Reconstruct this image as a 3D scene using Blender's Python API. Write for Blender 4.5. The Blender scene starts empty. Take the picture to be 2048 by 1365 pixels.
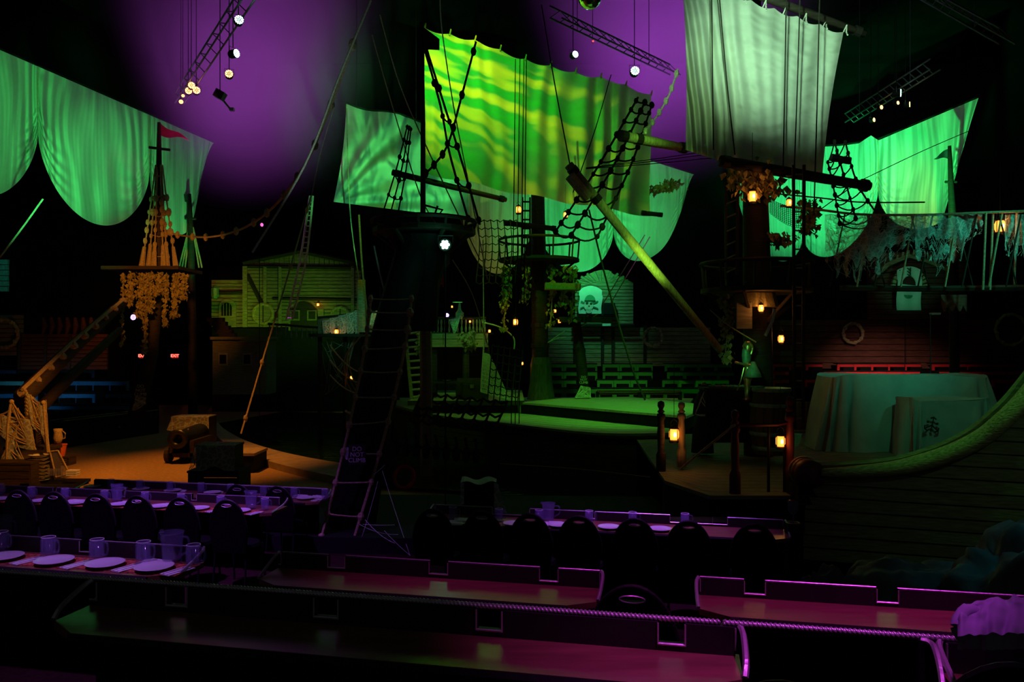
import bpy, bmesh, math, random
from mathutils import Vector, Matrix, noise
random.seed(7)
NTH = 'first second third fourth fifth sixth seventh eighth ninth tenth eleventh twelfth thirteenth'.split()
S = bpy.context.scene
COL = S.collection
F, CU, CV, ZC = 1600.0, 1024.0, 682.5, 3.0      # focal length and centre in pixels of the 2048 frame, eye height

# ------------------------------------------------------------------ camera
cd = bpy.data.cameras.new('camera'); cam = bpy.data.objects.new('camera', cd); COL.objects.link(cam)
cam.location = (0, 0, ZC); cam.rotation_euler = (math.pi/2, 0, 0)
cd.sensor_width = 36.0; cd.lens = 36.0*F/2048.0; cd.clip_start = 0.05; cd.clip_end = 200
S.camera = cam

def P(u, v, d): return Vector(((u-CU)*d/F, d, ZC-(v-CV)*d/F))
def G(u, v, z):
    d = F*(ZC-z)/(v-CV); return Vector(((u-CU)*d/F, d, z))

# ------------------------------------------------------------------ world, exposure
W = bpy.data.worlds.new('world'); S.world = W; W.use_nodes = True
W.node_tree.nodes['Background'].inputs[0].default_value = (0.9, 0.95, 1.0, 1)
W.node_tree.nodes['Background'].inputs[1].default_value = 0.012
S.view_settings.view_transform = 'Standard'; S.view_settings.look = 'None'
S.view_settings.gamma = 1.0; S.view_settings.exposure = 0.0; S.view_settings.use_curve_mapping = False
S.cycles.use_denoising = True; S.cycles.use_adaptive_sampling = True; S.cycles.adaptive_threshold = 0.04
S.cycles.max_bounces = 5; S.cycles.diffuse_bounces = 2; S.cycles.glossy_bounces = 3
S.cycles.transmission_bounces = 4; S.cycles.transparent_max_bounces = 12; S.cycles.volume_bounces = 0
S.cycles.caustics_reflective = False; S.cycles.caustics_refractive = False
S.cycles.sample_clamp_indirect = 3.0; S.cycles.sample_clamp_direct = 0

# ------------------------------------------------------------------ stage lighting
def spot(name, loc, tgt, col, power, deg, blend=0.8, rad=0.12):
    l = bpy.data.lights.new(name, 'SPOT'); l.color = col; l.energy = power
    l.spot_size = math.radians(deg); l.spot_blend = blend; l.shadow_soft_size = rad
    o = bpy.data.objects.new(name, l); COL.objects.link(o); o.location = loc
    o.rotation_euler = (Vector(tgt)-Vector(loc)).to_track_quat('-Z', 'Y').to_euler()
    return o
def point(name, loc, col, power, rad=0.06):
    l = bpy.data.lights.new(name, 'POINT'); l.color = col; l.energy = power; l.shadow_soft_size = rad
    o = bpy.data.objects.new(name, l); COL.objects.link(o); o.location = loc
    return o
def gobo(o, kind):
    """a patterned glass slide in the projector: streaks or ripples across the beam"""
    l = o.data; l.use_nodes = True; nt = l.node_tree; N = nt.nodes; L = nt.links
    em = [n for n in N if n.type == 'EMISSION'][0]
    tc = N.new('ShaderNodeTexCoord'); mp = N.new('ShaderNodeMapping'); L.new(tc.outputs['Normal'], mp.inputs[0])
    nz = N.new('ShaderNodeTexNoise'); L.new(mp.outputs[0], nz.inputs[0]); cr = N.new('ShaderNodeValToRGB')
    L.new(nz.outputs[0], cr.inputs[0]); L.new(cr.outputs[0], em.inputs['Color'])
    e = cr.color_ramp
    if kind == 'streak':
        mp.inputs['Rotation'].default_value = (0, 0, 0.17); mp.inputs['Scale'].default_value = (3, 17, 1)
        nz.inputs['Scale'].default_value = 1.0; nz.inputs['Detail'].default_value = 1.5
        e.elements[0].position = 0.38; e.elements[0].color = (0.01, 0.62, 0.01, 1)
        e.elements[1].position = 0.66; e.elements[1].color = (0.50, 0.95, 0.01, 1)
        m = e.elements.new(0.47); m.color = (0.02, 0.50, 0.02, 1)
        m = e.elements.new(0.54); m.color = (0.26, 0.80, 0.01, 1)
    else:
        mp.inputs['Rotation'].default_value = (0, 0, -0.75); mp.inputs['Scale'].default_value = (26, 9, 1)
        nz.inputs['Scale'].default_value = 1.0; nz.inputs['Detail'].default_value = 2.0; nz.inputs['Distortion'].default_value = 1.2
        e.elements[0].position = 0.36; e.elements[0].color = (0.005, 0.22, 0.08, 1)
        e.elements[1].position = 0.60; e.elements[1].color = (0.09, 1.0, 0.22, 1)
GREEN = (0.07, 1.0, 0.20); VIO = (0.42, 0.10, 1.0); MAG = (0.80, 0.05, 0.85); AMB = (1.0, 0.32, 0.03); TEAL = (0.05, 0.85, 0.50)
# washes on the draped cloths round the hall
spot('spot_left_cloth', P(150, 900, 13), P(30, 235, 22.5), GREEN, 7000, 20, 1.0)
spot('spot_left_cloth_b', P(170, 830, 15), P(195, 345, 26), GREEN, 9000, 18, 1.0)
spot('spot_left_cloth_c', P(425, 700, 26), P(372, 400, 30.5), GREEN, 1300, 40, 1.0)
spot('spot_centre_cloth', P(1180, 640, 25), P(1150, 420, 33), (0.04, 1.0, 0.20), 2900, 52, 1.0)
spot('spot_centre_cloth_b', P(1330, 640, 25), P(1330, 400, 32.5), (0.08, 1.0, 0.22), 1500, 40, 1.0)
spot('spot_centre_cloth_c', P(930, 700, 26), P(990, 500, 33), (0.75, 0.85, 0.08), 500, 30, 1.0)
spot('spot_right_cloth', P(1640, 640, 20), P(1640, 350, 30.5), (0.03, 1.0, 0.26), 13000, 36, 1.0)
spot('spot_right_cloth_b', P(1790, 660, 19), P(1830, 310, 27.5), (0.03, 1.0, 0.18), 12000, 30, 1.0)
spot('spot_right_cloth_warm', P(1960, 640, 20), P(1840, 420, 27.5), (1.0, 0.42, 0.04), 1300, 18, 1.0)
# projectors with patterned slides on the ship's sails
gobo(spot('projector_main_sail', P(900, -130, 15.6), P(990, 235, 20.3), (1, 1, 1), 2000, 62, 0.6, 0.02), 'streak')
gobo(spot('projector_back_sail', P(770, 640, 17.5), P(775, 325, 25.6), (1, 1, 1), 5200, 40, 0.7, 0.02), 'ripple')
spot('spot_main_sail_right', P(1330, 600, 13), P(1240, 300, 21.6), (0.30, 0.85, 0.06), 500, 40, 1.0)
spot('spot_pale_sail', P(1490, -330, 7.0), P(1570, 70, 13.8), (0.48, 1.0, 0.62), 3300, 33, 1.0)
spot('spot_pale_sail_side', P(1150, 60, 9.0), P(1400, 170, 13.6), (0.42, 0.9, 0.35), 420, 26, 1.0)
# unseen violet uplights near the floor, added to light the haze from below
spot('haze_uplight_left', (P(520, 0, 26.5).x, 26.5, 0.5), P(500, -150, 25.5), (0.60, 0.10, 0.85), 12500, 40, 1.0, 0.4)
spot('haze_uplight_right', (P(1330, 0, 25.5).x, 25.5, 1.3), P(1335, -150, 25.5), (0.55, 0.08, 0.88), 17000, 44, 1.0, 0.4)
# violet house light on the dining rows
spot('dining_violet_left', (-4.6, 7.6, 6.6), (-4.2, 9.0, 0.9), VIO, 1500, 62, 1.0, 0.10)
spot('dining_violet_near_left', (-3.3, 4.2, 5.6), (-2.9, 4.8, 1.5), (0.50, 0.16, 1.0), 420, 36, 1.0, 0.08)
spot('dining_violet_mid', (1.6, 8.3, 5.8), (1.4, 8.9, 0.9), (0.50, 0.10, 1.0), 850, 40, 1.0, 0.08)
spot('dining_magenta_near', (2.4, 3.4, 5.6), (2.2, 4.4, 1.6), MAG, 380, 48, 1.0, 0.08)
spot('dining_magenta_ledge', (1.4, 2.0, 5.2), (0.8, 2.85, 1.9), (0.85, 0.08, 1.0), 260, 34, 1.0, 0.08)
spot('dining_magenta_mid', (0.3, 3.7, 5.6), (0.0, 4.75, 1.5), MAG, 170, 40, 1.0, 0.08)  # extra spot added to push the middle table towards magenta
# amber on the sand, green wash on deck and house fronts
spot('amber_sand', (-7.5, 17.0, 9.0), (-7.4, 19.3, 0.0), AMB, 2100, 44, 0.9)
spot('amber_left_mast', P(235, 390, 15), P(308, 555, 24), AMB, 1900, 28, 0.9)
spot('pennant_fill', P(470, 130, 20), P(345, 264, 24), (1.0, 0.12, 0.5), 160, 14, 0.8)  # small added spot that reddens the pennant, no lamp of the hall
spot('amber_rope_fill', P(250, 700, 20), P(440, 470, 22), AMB, 260, 34, 1.0)  # fill spot added to bring out the amber rope
spot('pale_rope_fill', P(560, 620, 11), P(640, 260, 13.3), (0.6, 1.0, 0.8), 120, 44, 1.0)  # fill spot added to brighten the thick pale rope
spot('amber_left_nets', (-6.2, 14.0, 4.6), (-9.8, 16.6, 1.2), AMB, 1000, 46, 0.9)
spot('green_deck', (4.6, 15.0, 9.5), (2.5, 19.8, 1.2), (0.10, 1.0, 0.05), 2300, 36, 0.9)
spot('green_deck_left', (-3.4, 16.0, 8.5), (-1.2, 21.0, 1.1), (0.22, 1.0, 0.05), 420, 38, 0.9)
spot('green_house', P(610, 700, 30.2), P(570, 615, 34), (0.22, 0.9, 0.03), 210, 95, 1.0)
spot('green_house_left', P(470, 650, 31.5), P(462, 600, 34), (0.20, 1.0, 0.03), 50, 90, 1.0)
spot('teal_gallery', P(700, 560, 21.5), P(700, 650, 26), TEAL, 130, 36, 1.0)
spot('teal_platform', P(900, 560, 19), P(905, 690, 24), (0.1, 0.9, 0.35), 80, 50, 1.0)
spot('teal_banner', P(1190, 500, 28.5), P(1190, 600, 32), (0.08, 1.0, 0.45), 330, 52, 1.0)
spot('teal_banner_right', P(1840, 640, 24), P(1818, 575, 29.5), (0.10, 1.0, 0.45), 220, 22, 0.8)
spot('teal_web', (8.6, 11.0, 6.3), P(1970, 480, 13.2), (0.06, 1.0, 0.62), 260, 40, 1.0)
spot('teal_cover', (6.4, 11.2, 4.7), P(1880, 830, 14.3), (0.10, 1.0, 0.42), 50, 60, 1.0)
spot('green_spar', P(1330, 120, 11.5), P(1290, 520, 15), (0.25, 1.0, 0.10), 330, 46, 1.0)
spot('green_bow', (6.6, 8.6, 6.0), P(1930, 890, 9.9), (0.14, 1.0, 0.15), 170, 34, 1.0)
spot('bow_fill', (7.2, 5.4, 5.4), P(1990, 985, 9.8), (0.42, 0.9, 0.30), 38, 40, 1.0)  # added front fill for the hull planks, otherwise black
spot('teal_rock', (6.0, 7.2, 5.0), (4.9, 7.2, 0.9), (0.05, 0.75, 0.85), 45, 36, 1.0)
spot('green_figure', P(1440, 640, 10.5), P(1495, 720, 13.4), (0.15, 1.0, 0.25), 90, 20, 1.0)
# far seating blocks
spot('seat_wash_blue', P(60, 560, 22), P(90, 780, 27), (0.35, 0.75, 1.0), 300, 40, 1.0)
spot('seat_wash_green', P(1240, 600, 24), P(1240, 765, 29), (0.5, 1.0, 0.4), 330, 46, 1.0)
spot('seat_wash_red', P(1800, 600, 26), P(1780, 765, 29.6), (1.0, 0.6, 0.5), 900, 64, 1.0)
spot('wall_wash_rust', P(90, 800, 24), P(120, 690, 29), (1.0, 0.35, 0.16), 45, 60, 1.0)
spot('wall_wash_rust_right', P(1700, 820, 24), P(1760, 690, 32), (1.0, 0.2, 0.12), 14, 70, 1.0)

# ------------------------------------------------------------------ mesh helpers
class MB:
    def __init__(s): s.v = []; s.f = []
    def add(s, vs, fs):
        o = len(s.v); s.v += [tuple(v) for v in vs]; s.f += [tuple(i+o for i in f) for f in fs]; return s
    def box(s, c, h, rot=None):
        c = Vector(c); vs = []
        for x in (-1, 1):
            for y in (-1, 1):
                for z in (-1, 1):
                    p = Vector((x*h[0], y*h[1], z*h[2]))
                    if rot is not None: p = rot @ p
                    vs.append(c+p)
        return s.add(vs, [(0, 1, 3, 2), (4, 6, 7, 5), (0, 4, 5, 1), (2, 3, 7, 6), (0, 2, 6, 4), (1, 5, 7, 3)])
    def tube(s, pts, r, n=6, cap=True):
        pts = [Vector(p) for p in pts]; rs = r if isinstance(r, (list, tuple)) else [r]*len(pts)
        up = Vector((0.13, 0.21, 1)).normalized(); o = len(s.v); m = len(pts)
        for i, p in enumerate(pts):
            t = (pts[min(i+1, m-1)]-pts[max(i-1, 0)])
            t = t.normalized() if t.length > 1e-9 else Vector((0, 0, 1))
            a = t.cross(up)
            if a.length < 1e-3: a = t.cross(Vector((1, 0, 0)))
            a.normalize(); b = t.cross(a)
            for k in range(n):
                an = 2*math.pi*k/n
                s.v.append(tuple(p+(a*math.cos(an)+b*math.sin(an))*rs[i]))
        for i in range(m-1):
            for k in range(n):
                s.f.append((o+i*n+k, o+i*n+(k+1) % n, o+(i+1)*n+(k+1) % n, o+(i+1)*n+k))
        if cap:
            s.f.append(tuple(o+k for k in range(n))); s.f.append(tuple(o+(m-1)*n+k for k in reversed(range(n))))
        return s
    def lathe(s, prof, n=16, c=(0, 0, 0), rot=None):
        c = Vector(c); o = len(s.v)
        for (r, z) in prof:
            for k in range(n):
                an = 2*math.pi*k/n; p = Vector((r*math.cos(an), r*math.sin(an), z))
                if rot is not None: p = rot @ p
                s.v.append(tuple(c+p))
        for i in range(len(prof)-1):
            for k in range(n):
                s.f.append((o+i*n+k, o+i*n+(k+1) % n, o+(i+1)*n+(k+1) % n, o+(i+1)*n+k))
        if prof[0][0] > 1e-4: s.f.append(tuple(o+k for k in reversed(range(n))))
        if prof[-1][0] > 1e-4: s.f.append(tuple(o+(len(prof)-1)*n+k for k in range(n)))
        return s
    def ball(s, c, r, n=8, m=5, sc=(1, 1, 1)):
        prof = [(max(1e-5, math.sin(math.pi*i/m)), -math.cos(math.pi*i/m)) for i in range(m+1)]
        rot = Matrix.Diagonal((r*sc[0], r*sc[1], r*sc[2]))
        return s.lathe(prof, n, c, rot)
    def grid(s, fn, nu, nv):
        o = len(s.v)
        for j in range(nv+1):
            for i in range(nu+1): s.v.append(tuple(fn(i/nu, j/nv)))
        for j in range(nv):
            for i in range(nu):
                a = o+j*(nu+1)+i; s.f.append((a, a+1, a+nu+2, a+nu+1))
        return s
    def prism(s, poly, d):           # poly: world points, d: offset vector
        d = Vector(d); n = len(poly); vs = [Vector(p) for p in poly]+[Vector(p)+d for p in poly]
        return s.add(vs, [tuple(range(n))]+[tuple(reversed(range(n, 2*n)))]+[((i+1) % n, i, n+i, n+(i+1) % n) for i in range(n)])
    def mesh(s, name, mat, smooth=False, off=(0, 0, 0)):
        me = bpy.data.meshes.new(name); ox, oy, oz = off
        me.from_pydata([(x-ox, y-oy, z-oz) for x, y, z in s.v], [], s.f); me.update()
        bm = bmesh.new(); bm.from_mesh(me); bmesh.ops.recalc_face_normals(bm, faces=bm.faces[:]); bm.to_mesh(me); bm.free()
        if mat is not None: me.materials.append(mat)
        if smooth: me.polygons.foreach_set('use_smooth', [True]*len(me.polygons))
        return me
def tag(o, label=None, cat=None, group=None, kind=None):
    for k, v in (('label', label), ('category', cat), ('group', group), ('kind', kind)):
        if v: o[k] = v
    return o
def thing(name, label, cat, loc=(0, 0, 0), group=None, rz=0.0):
    o = bpy.data.objects.new(name, None); COL.objects.link(o); o.empty_display_size = 0.1
    o.location = loc; o.rotation_euler = (0, 0, rz); return tag(o, label, cat, group)
def part(name, mb, mat, parent, smooth=False, local=False, kind=None, label=None):
    """a part; world coordinates unless local"""
    off = (0, 0, 0)
    if not local:
        q = parent
        off = Vector((0, 0, 0))
        while q is not None: off += q.location; q = q.parent
    me = mb if isinstance(mb, bpy.types.Mesh) else mb.mesh(name, mat, smooth, off)
    o = bpy.data.objects.new(name, me); COL.objects.link(o); o.parent = parent
    if kind: o['kind'] = kind
    if label: o['label'] = label
    return o
def single(name, mb, mat, label, cat, group=None, smooth=False):
    xs = [v[0] for v in mb.v]; ys = [v[1] for v in mb.v]; zs = [v[2] for v in mb.v]
    off = ((min(xs)+max(xs))/2, (min(ys)+max(ys))/2, min(zs))
    o = bpy.data.objects.new(name, mb.mesh(name, mat, smooth, off)); COL.objects.link(o); o.location = off
    return tag(o, label, cat, group)
def struct(name, mb, mat, smooth=False):
    o = bpy.data.objects.new(name, mb.mesh(name, mat, smooth)); COL.objects.link(o); o['kind'] = 'structure'; return o
def copy_tree(o, parent=None):
    c = o.copy(); COL.objects.link(c); c.parent = parent
    for ch in list(o.children): copy_tree(ch, c)
    return c
def place(proto, first, loc, rz=0.0, label=None, group=None):
    o = proto if first else copy_tree(proto)
    o.location = loc; o.rotation_euler = (0, 0, rz)
    if label: o['label'] = label
    if group: o['group'] = group
    return o
def lerp(a, b, t): return a+(b-a)*t
def path(pts, n=8):           # smooth polyline through points (Catmull-Rom)
    pts = [Vector(p) for p in pts]; out = []
    for i in range(len(pts)-1):
        p0 = pts[max(i-1, 0)]; p1 = pts[i]; p2 = pts[i+1]; p3 = pts[min(i+2, len(pts)-1)]
        for k in range(n):
            t = k/n
            out.append(0.5*((2*p1)+(p2-p0)*t+(2*p0-5*p1+4*p2-p3)*t*t+(3*p1-p0-3*p2+p3)*t**3))
    out.append(pts[-1]); return out
def sag(a, b, s, n=10):
    a = Vector(a); b = Vector(b); return [a.lerp(b, i/n)-Vector((0, 0, s*4*(i/n)*(1-i/n))) for i in range(n+1)]

# ------------------------------------------------------------------ materials
def mat(name, col, rough=0.7, metal=0.0, var=0.25, scale=6.0, stretch=(1, 1, 1), bump=0.15, spec=0.3, trans=0.0, sub=None, emit=None, es=0.0):
    m = bpy.data.materials.new(name); m.use_nodes = True; nt = m.node_tree; N = nt.nodes; L = nt.links
    b = N['Principled BSDF']; b.inputs['Roughness'].default_value = rough; b.inputs['Metallic'].default_value = metal
    b.inputs['Specular IOR Level'].default_value = spec
    tc = N.new('ShaderNodeTexCoord'); mp = N.new('ShaderNodeMapping'); mp.inputs['Scale'].default_value = stretch
    L.new(tc.outputs['Object'], mp.inputs[0])
    nz = N.new('ShaderNodeTexNoise'); nz.inputs['Scale'].default_value = scale; nz.inputs['Detail'].default_value = 4
    L.new(mp.outputs[0], nz.inputs[0])
    cr = N.new('ShaderNodeValToRGB'); e = cr.color_ramp.elements
    lo = [max(0, c*(1-var)) for c in col]; hi = [min(1, c*(1+var)) for c in col]
    e[0].position = 0.3; e[0].color = (*lo, 1); e[1].position = 0.7; e[1].color = (*hi, 1)
    L.new(nz.outputs[0], cr.inputs[0]); L.new(cr.outputs[0], b.inputs['Base Color'])
    if bump:
        bp = N.new('ShaderNodeBump'); bp.inputs['Strength'].default_value = bump; bp.inputs['Distance'].default_value = 0.02
        L.new(nz.outputs[0], bp.inputs['Height']); L.new(bp.outputs[0], b.inputs['Normal'])
    if emit:
        b.inputs['Emission Color'].default_value = (*emit, 1); b.inputs['Emission Strength'].default_value = es
    if trans:
        out = N['Material Output']; tl = N.new('ShaderNodeBsdfTranslucent'); L.new(cr.outputs[0], tl.inputs[0])
        mx = N.new('ShaderNodeMixShader'); mx.inputs[0].default_value = trans
        L.new(b.outputs[0], mx.inputs[1]); L.new(tl.outputs[0], mx.inputs[2]); L.new(mx.outputs[0], out.inputs[0])
    return m
def glassy(name, col, clear=0.8, rough=0.08):
    m = bpy.data.materials.new(name); m.use_nodes = True; nt = m.node_tree; N = nt.nodes; L = nt.links
    out = N['Material Output']; b = N['Principled BSDF']
    b.inputs['Base Color'].default_value = (*col, 1); b.inputs['Roughness'].default_value = rough; b.inputs['Specular IOR Level'].default_value = 0.8
    tr = N.new('ShaderNodeBsdfTransparent'); tr.inputs[0].default_value = (0.95, 0.95, 0.97, 1)
    mx = N.new('ShaderNodeMixShader'); mx.inputs[0].default_value = clear
    L.new(b.outputs[0], mx.inputs[1]); L.new(tr.outputs[0], mx.inputs[2]); L.new(mx.outputs[0], out.inputs[0])
    return m
def gauze(name, col, clear=0.5, scale=30.0):
    m = bpy.data.materials.new(name); m.use_nodes = True; nt = m.node_tree; N = nt.nodes; L = nt.links
    out = N['Material Output']; b = N['Principled BSDF']; b.inputs['Base Color'].default_value = (*col, 1); b.inputs['Roughness'].default_value = 0.9
    tc = N.new('ShaderNodeTexCoord'); vo = N.new('ShaderNodeTexVoronoi'); vo.feature = 'DISTANCE_TO_EDGE'; vo.inputs['Scale'].default_value = scale
    L.new(tc.outputs['Object'], vo.inputs['Vector']); cr = N.new('ShaderNodeValToRGB'); e = cr.color_ramp.elements
    e[0].position = 0.02; e[0].color = (1-clear*0.35,)*3+(1,); e[1].position = 0.12; e[1].color = (1-clear,)*3+(1,)
    L.new(vo.outputs['Distance'], cr.inputs[0])
    tr = N.new('ShaderNodeBsdfTransparent'); mx = N.new('ShaderNodeMixShader'); L.new(cr.outputs[0], mx.inputs[0])
    L.new(tr.outputs[0], mx.inputs[1]); L.new(b.outputs[0], mx.inputs[2]); L.new(mx.outputs[0], out.inputs[0])
    return m
M = dict(
    cloth=mat('sail_cloth', (0.62, 0.62, 0.52), 0.9, var=0.10, scale=1.2, stretch=(1, 1, 2.5), bump=0.05, trans=0.25),
    cloth_thin=mat('draped_cloth', (0.66, 0.66, 0.60), 0.9, var=0.06, scale=0.7, bump=0.03, trans=0.2),
    cover=mat('dust_cover', (0.42, 0.46, 0.42), 0.9, var=0.12, scale=3, bump=0.1),
    black=mat('black_paint', (0.010, 0.010, 0.010), 0.75, var=0.2, bump=0.05, spec=0.15),
    blackwall=mat('black_wall', (0.006, 0.006, 0.006), 0.9, var=0.3, scale=0.8, bump=0.0, spec=0.05),
    vinyl=mat('black_vinyl', (0.004, 0.004, 0.0045), 0.6, var=0.2, scale=20, bump=0.1, spec=0.12),
    sand=mat('sand', (0.42, 0.26, 0.12), 0.95, var=0.18, scale=14, bump=0.35, spec=0.1),
    curb=mat('curb_stone', (0.40, 0.30, 0.19), 0.85, var=0.15, scale=5, bump=0.15),
    carpet=mat('carpet', (0.026, 0.010, 0.010), 0.95, var=0.3, scale=25, bump=0.2, spec=0.05),
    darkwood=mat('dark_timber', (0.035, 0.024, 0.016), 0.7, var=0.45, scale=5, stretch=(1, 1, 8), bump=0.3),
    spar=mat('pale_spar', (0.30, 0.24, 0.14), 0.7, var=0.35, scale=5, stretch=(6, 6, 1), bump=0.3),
    plank=mat('house_plank', (0.28, 0.23, 0.13), 0.8, var=0.4, scale=3, stretch=(1, 6, 9), bump=0.35),
    rustplank=mat('rust_plank', (0.12, 0.045, 0.028), 0.8, var=0.35, scale=3, stretch=(1, 6, 9), bump=0.3),
    deck=mat('deck_board', (0.40, 0.36, 0.26), 0.6, var=0.25, scale=4, stretch=(1, 7, 1), bump=0.15),
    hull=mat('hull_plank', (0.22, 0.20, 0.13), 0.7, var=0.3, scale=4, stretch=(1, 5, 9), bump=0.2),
    gun=mat('gunwale', (0.34, 0.30, 0.16), 0.55, var=0.45, scale=6, stretch=(1, 9, 9), bump=0.5),
    table=mat('table_wood', (0.23, 0.11, 0.062), 0.28, var=0.22, scale=3, stretch=(1, 7, 7), bump=0.03, spec=0.5),
    panel=mat('divider_panel', (0.020, 0.016, 0.018), 0.5, var=0.2, bump=0.05, spec=0.35),
    trim=mat('metal_trim', (0.62, 0.55, 0.60), 0.35, 0.6, var=0.1, scale=40, bump=0.1),
    rope=mat('hemp_rope', (0.40, 0.31, 0.18), 0.9, var=0.35, scale=40, bump=0.4),
    rope_pale=mat('pale_rope', (0.62, 0.60, 0.50), 0.9, var=0.3, scale=40, bump=0.4),
    rope_dark=mat('tarred_rope', (0.022, 0.018, 0.012), 0.9, var=0.35, scale=40, bump=0.3),
    china=mat('white_china', (0.80, 0.80, 0.80), 0.18, var=0.03, bump=0.0, spec=0.5),
    paper=mat('paper_napkin', (0.80, 0.78, 0.78), 0.9, var=0.05, bump=0.05),
    mat_red=mat('printed_placemat', (0.50, 0.12, 0.06), 0.8, var=0.7, scale=45, bump=0.0),
    steel=mat('cutlery_steel', (0.65, 0.65, 0.68), 0.25, 0.9, var=0.05, bump=0.0),
    glass=glassy('mug_glass', (0.28, 0.28, 0.50), 0.80, 0.05),
    lamp_glass=mat('lantern_glass', (0.9, 0.5, 0.2), 0.4, var=0.1, bump=0.0, emit=(1.0, 0.24, 0.03), es=3.2),
    lamp_core=mat('lantern_flame', (1, 0.8, 0.5), 0.4, var=0.05, bump=0.0, emit=(1.0, 0.45, 0.12), es=9.0),
    iron=mat('lantern_iron', (0.03, 0.025, 0.02), 0.5, 0.5, var=0.3, bump=0.1),
    led_w=mat('led_green_white', (0.9, 1, 0.95), 0.3, var=0.02, bump=0, emit=(0.45, 1.0, 0.75), es=11.0),
    led_warm=mat('lamp_warm', (1, 0.7, 0.4), 0.3, var=0.02, bump=0, emit=(1.0, 0.38, 0.10), es=9.0),
    led_v=mat('led_violet', (0.7, 0.5, 1), 0.3, var=0.02, bump=0, emit=(0.50, 0.22, 1.0), es=10.0),
    led_p=mat('led_pink', (1, 0.4, 0.7), 0.3, var=0.02, bump=0, emit=(1.0, 0.12, 0.5), es=3.0),
    led_r=mat('led_red', (1, 0.2, 0.2), 0.3, var=0.02, bump=0, emit=(1.0, 0.06, 0.06), es=4.0),
    exit_red=mat('exit_lens', (0.3, 0.02, 0.02), 0.4, var=0.02, bump=0, emit=(1.0, 0.015, 0.01), es=0.35),
    exit_letter=mat('exit_letter', (1, 0.4, 0.35), 0.4, var=0.02, bump=0, emit=(1.0, 0.16, 0.11), es=2.6),
    flag_red=mat('red_bunting', (0.62, 0.03, 0.09), 0.85, var=0.15, bump=0.05, trans=0.3),
    flag_dark=mat('dark_bunting', (0.03, 0.035, 0.04), 0.85, var=0.2, bump=0.05),
    seat_blue=mat('blue_seat_panel', (0.02, 0.20, 0.50), 0.6, var=0.2, scale=0.6, bump=0.0),
    seat_cyan=mat('turquoise_seat_panel', (0.10, 0.62, 0.75), 0.6, var=0.1, scale=0.6, bump=0.0),
    seat_green=mat('green_seat_panel', (0.04, 0.34, 0.03), 0.6, var=0.2, scale=0.6, bump=0.0),
    seat_red=mat('red_seat_panel', (0.62, 0.025, 0.03), 0.6, var=0.2, scale=0.6, bump=0.0),
    vine=mat('dry_vine_leaf', (0.36, 0.30, 0.12), 0.8, var=0.4, scale=9, bump=0.1, trans=0.2),
    web=gauze('web_gauze', (0.55, 0.60, 0.56), 0.60, 9.0),
    web_thread=mat('web_thread', (0.60, 0.62, 0.58), 0.9, var=0.2, scale=30, bump=0.0),
    net=mat('net_cord', (0.34, 0.26, 0.14), 0.9, var=0.3, scale=30, bump=0.0),
    banner=mat('banner_cloth', (0.60, 0.66, 0.60), 0.9, var=0.10, scale=2, bump=0.05),
    ink=mat('banner_ink', (0.02, 0.05, 0.035), 0.9, var=0.2, bump=0.0),
    ink_red=mat('banner_dark_red', (0.07, 0.015, 0.012), 0.9, var=0.2, bump=0.0),
    ink_green=mat('banner_scarf', (0.06, 0.25, 0.14), 0.9, var=0.2, bump=0.0),
    rock=mat('wet_rock', (0.13, 0.14, 0.14), 0.7, var=0.5, scale=2.5, bump=1.0),
    barrel=mat('barrel_stave', (0.06, 0.055, 0.04), 0.6, var=0.35, scale=4, stretch=(6, 6, 1), bump=0.2),
    bucket=mat('orange_bucket', (0.60, 0.12, 0.03), 0.5, var=0.1, bump=0.0),
    maroon=mat('maroon_leather', (0.13, 0.02, 0.025), 0.55, var=0.25, bump=0.15),
    shirt=mat('mauve_cloth', (0.42, 0.38, 0.55), 0.9, var=0.12, scale=8, bump=0.2),
    gold=mat('gilt_metal', (0.50, 0.40, 0.16), 0.35, 0.8, var=0.3, scale=12, bump=0.3),
    bronze=mat('green_bronze', (0.15, 0.34, 0.24), 0.5, 0.3, var=0.3, scale=12, bump=0.3),
    gunmetal=mat('gun_metal', (0.05, 0.05, 0.05), 0.35, 0.7, var=0.2, bump=0.1),
    wreath=mat('rope_wreath', (0.42, 0.33, 0.17), 0.85, var=0.4, scale=14, bump=0.6),
    thatch=mat('straw_thatch', (0.42, 0.36, 0.16), 0.9, var=0.4, scale=14, stretch=(8, 8, 1), bump=0.5),
    skin=mat('bone_white', (0.60, 0.55, 0.45), 0.7, var=0.2, scale=9, bump=0.3),
    truss=mat('grey_truss', (0.10, 0.10, 0.11), 0.5, 0.5, var=0.2, bump=0.0),
    signboard=mat('dark_signboard', (0.03, 0.02, 0.02), 0.8, var=0.3, bump=0.1),
    signink=mat('pale_lettering', (0.62, 0.58, 0.62), 0.8, var=0.1, bump=0.0),
    mirror=mat('mirror_tile', (0.8, 0.8, 0.8), 0.12, 1.0, var=0.1, scale=40, bump=0.0),
)
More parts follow.
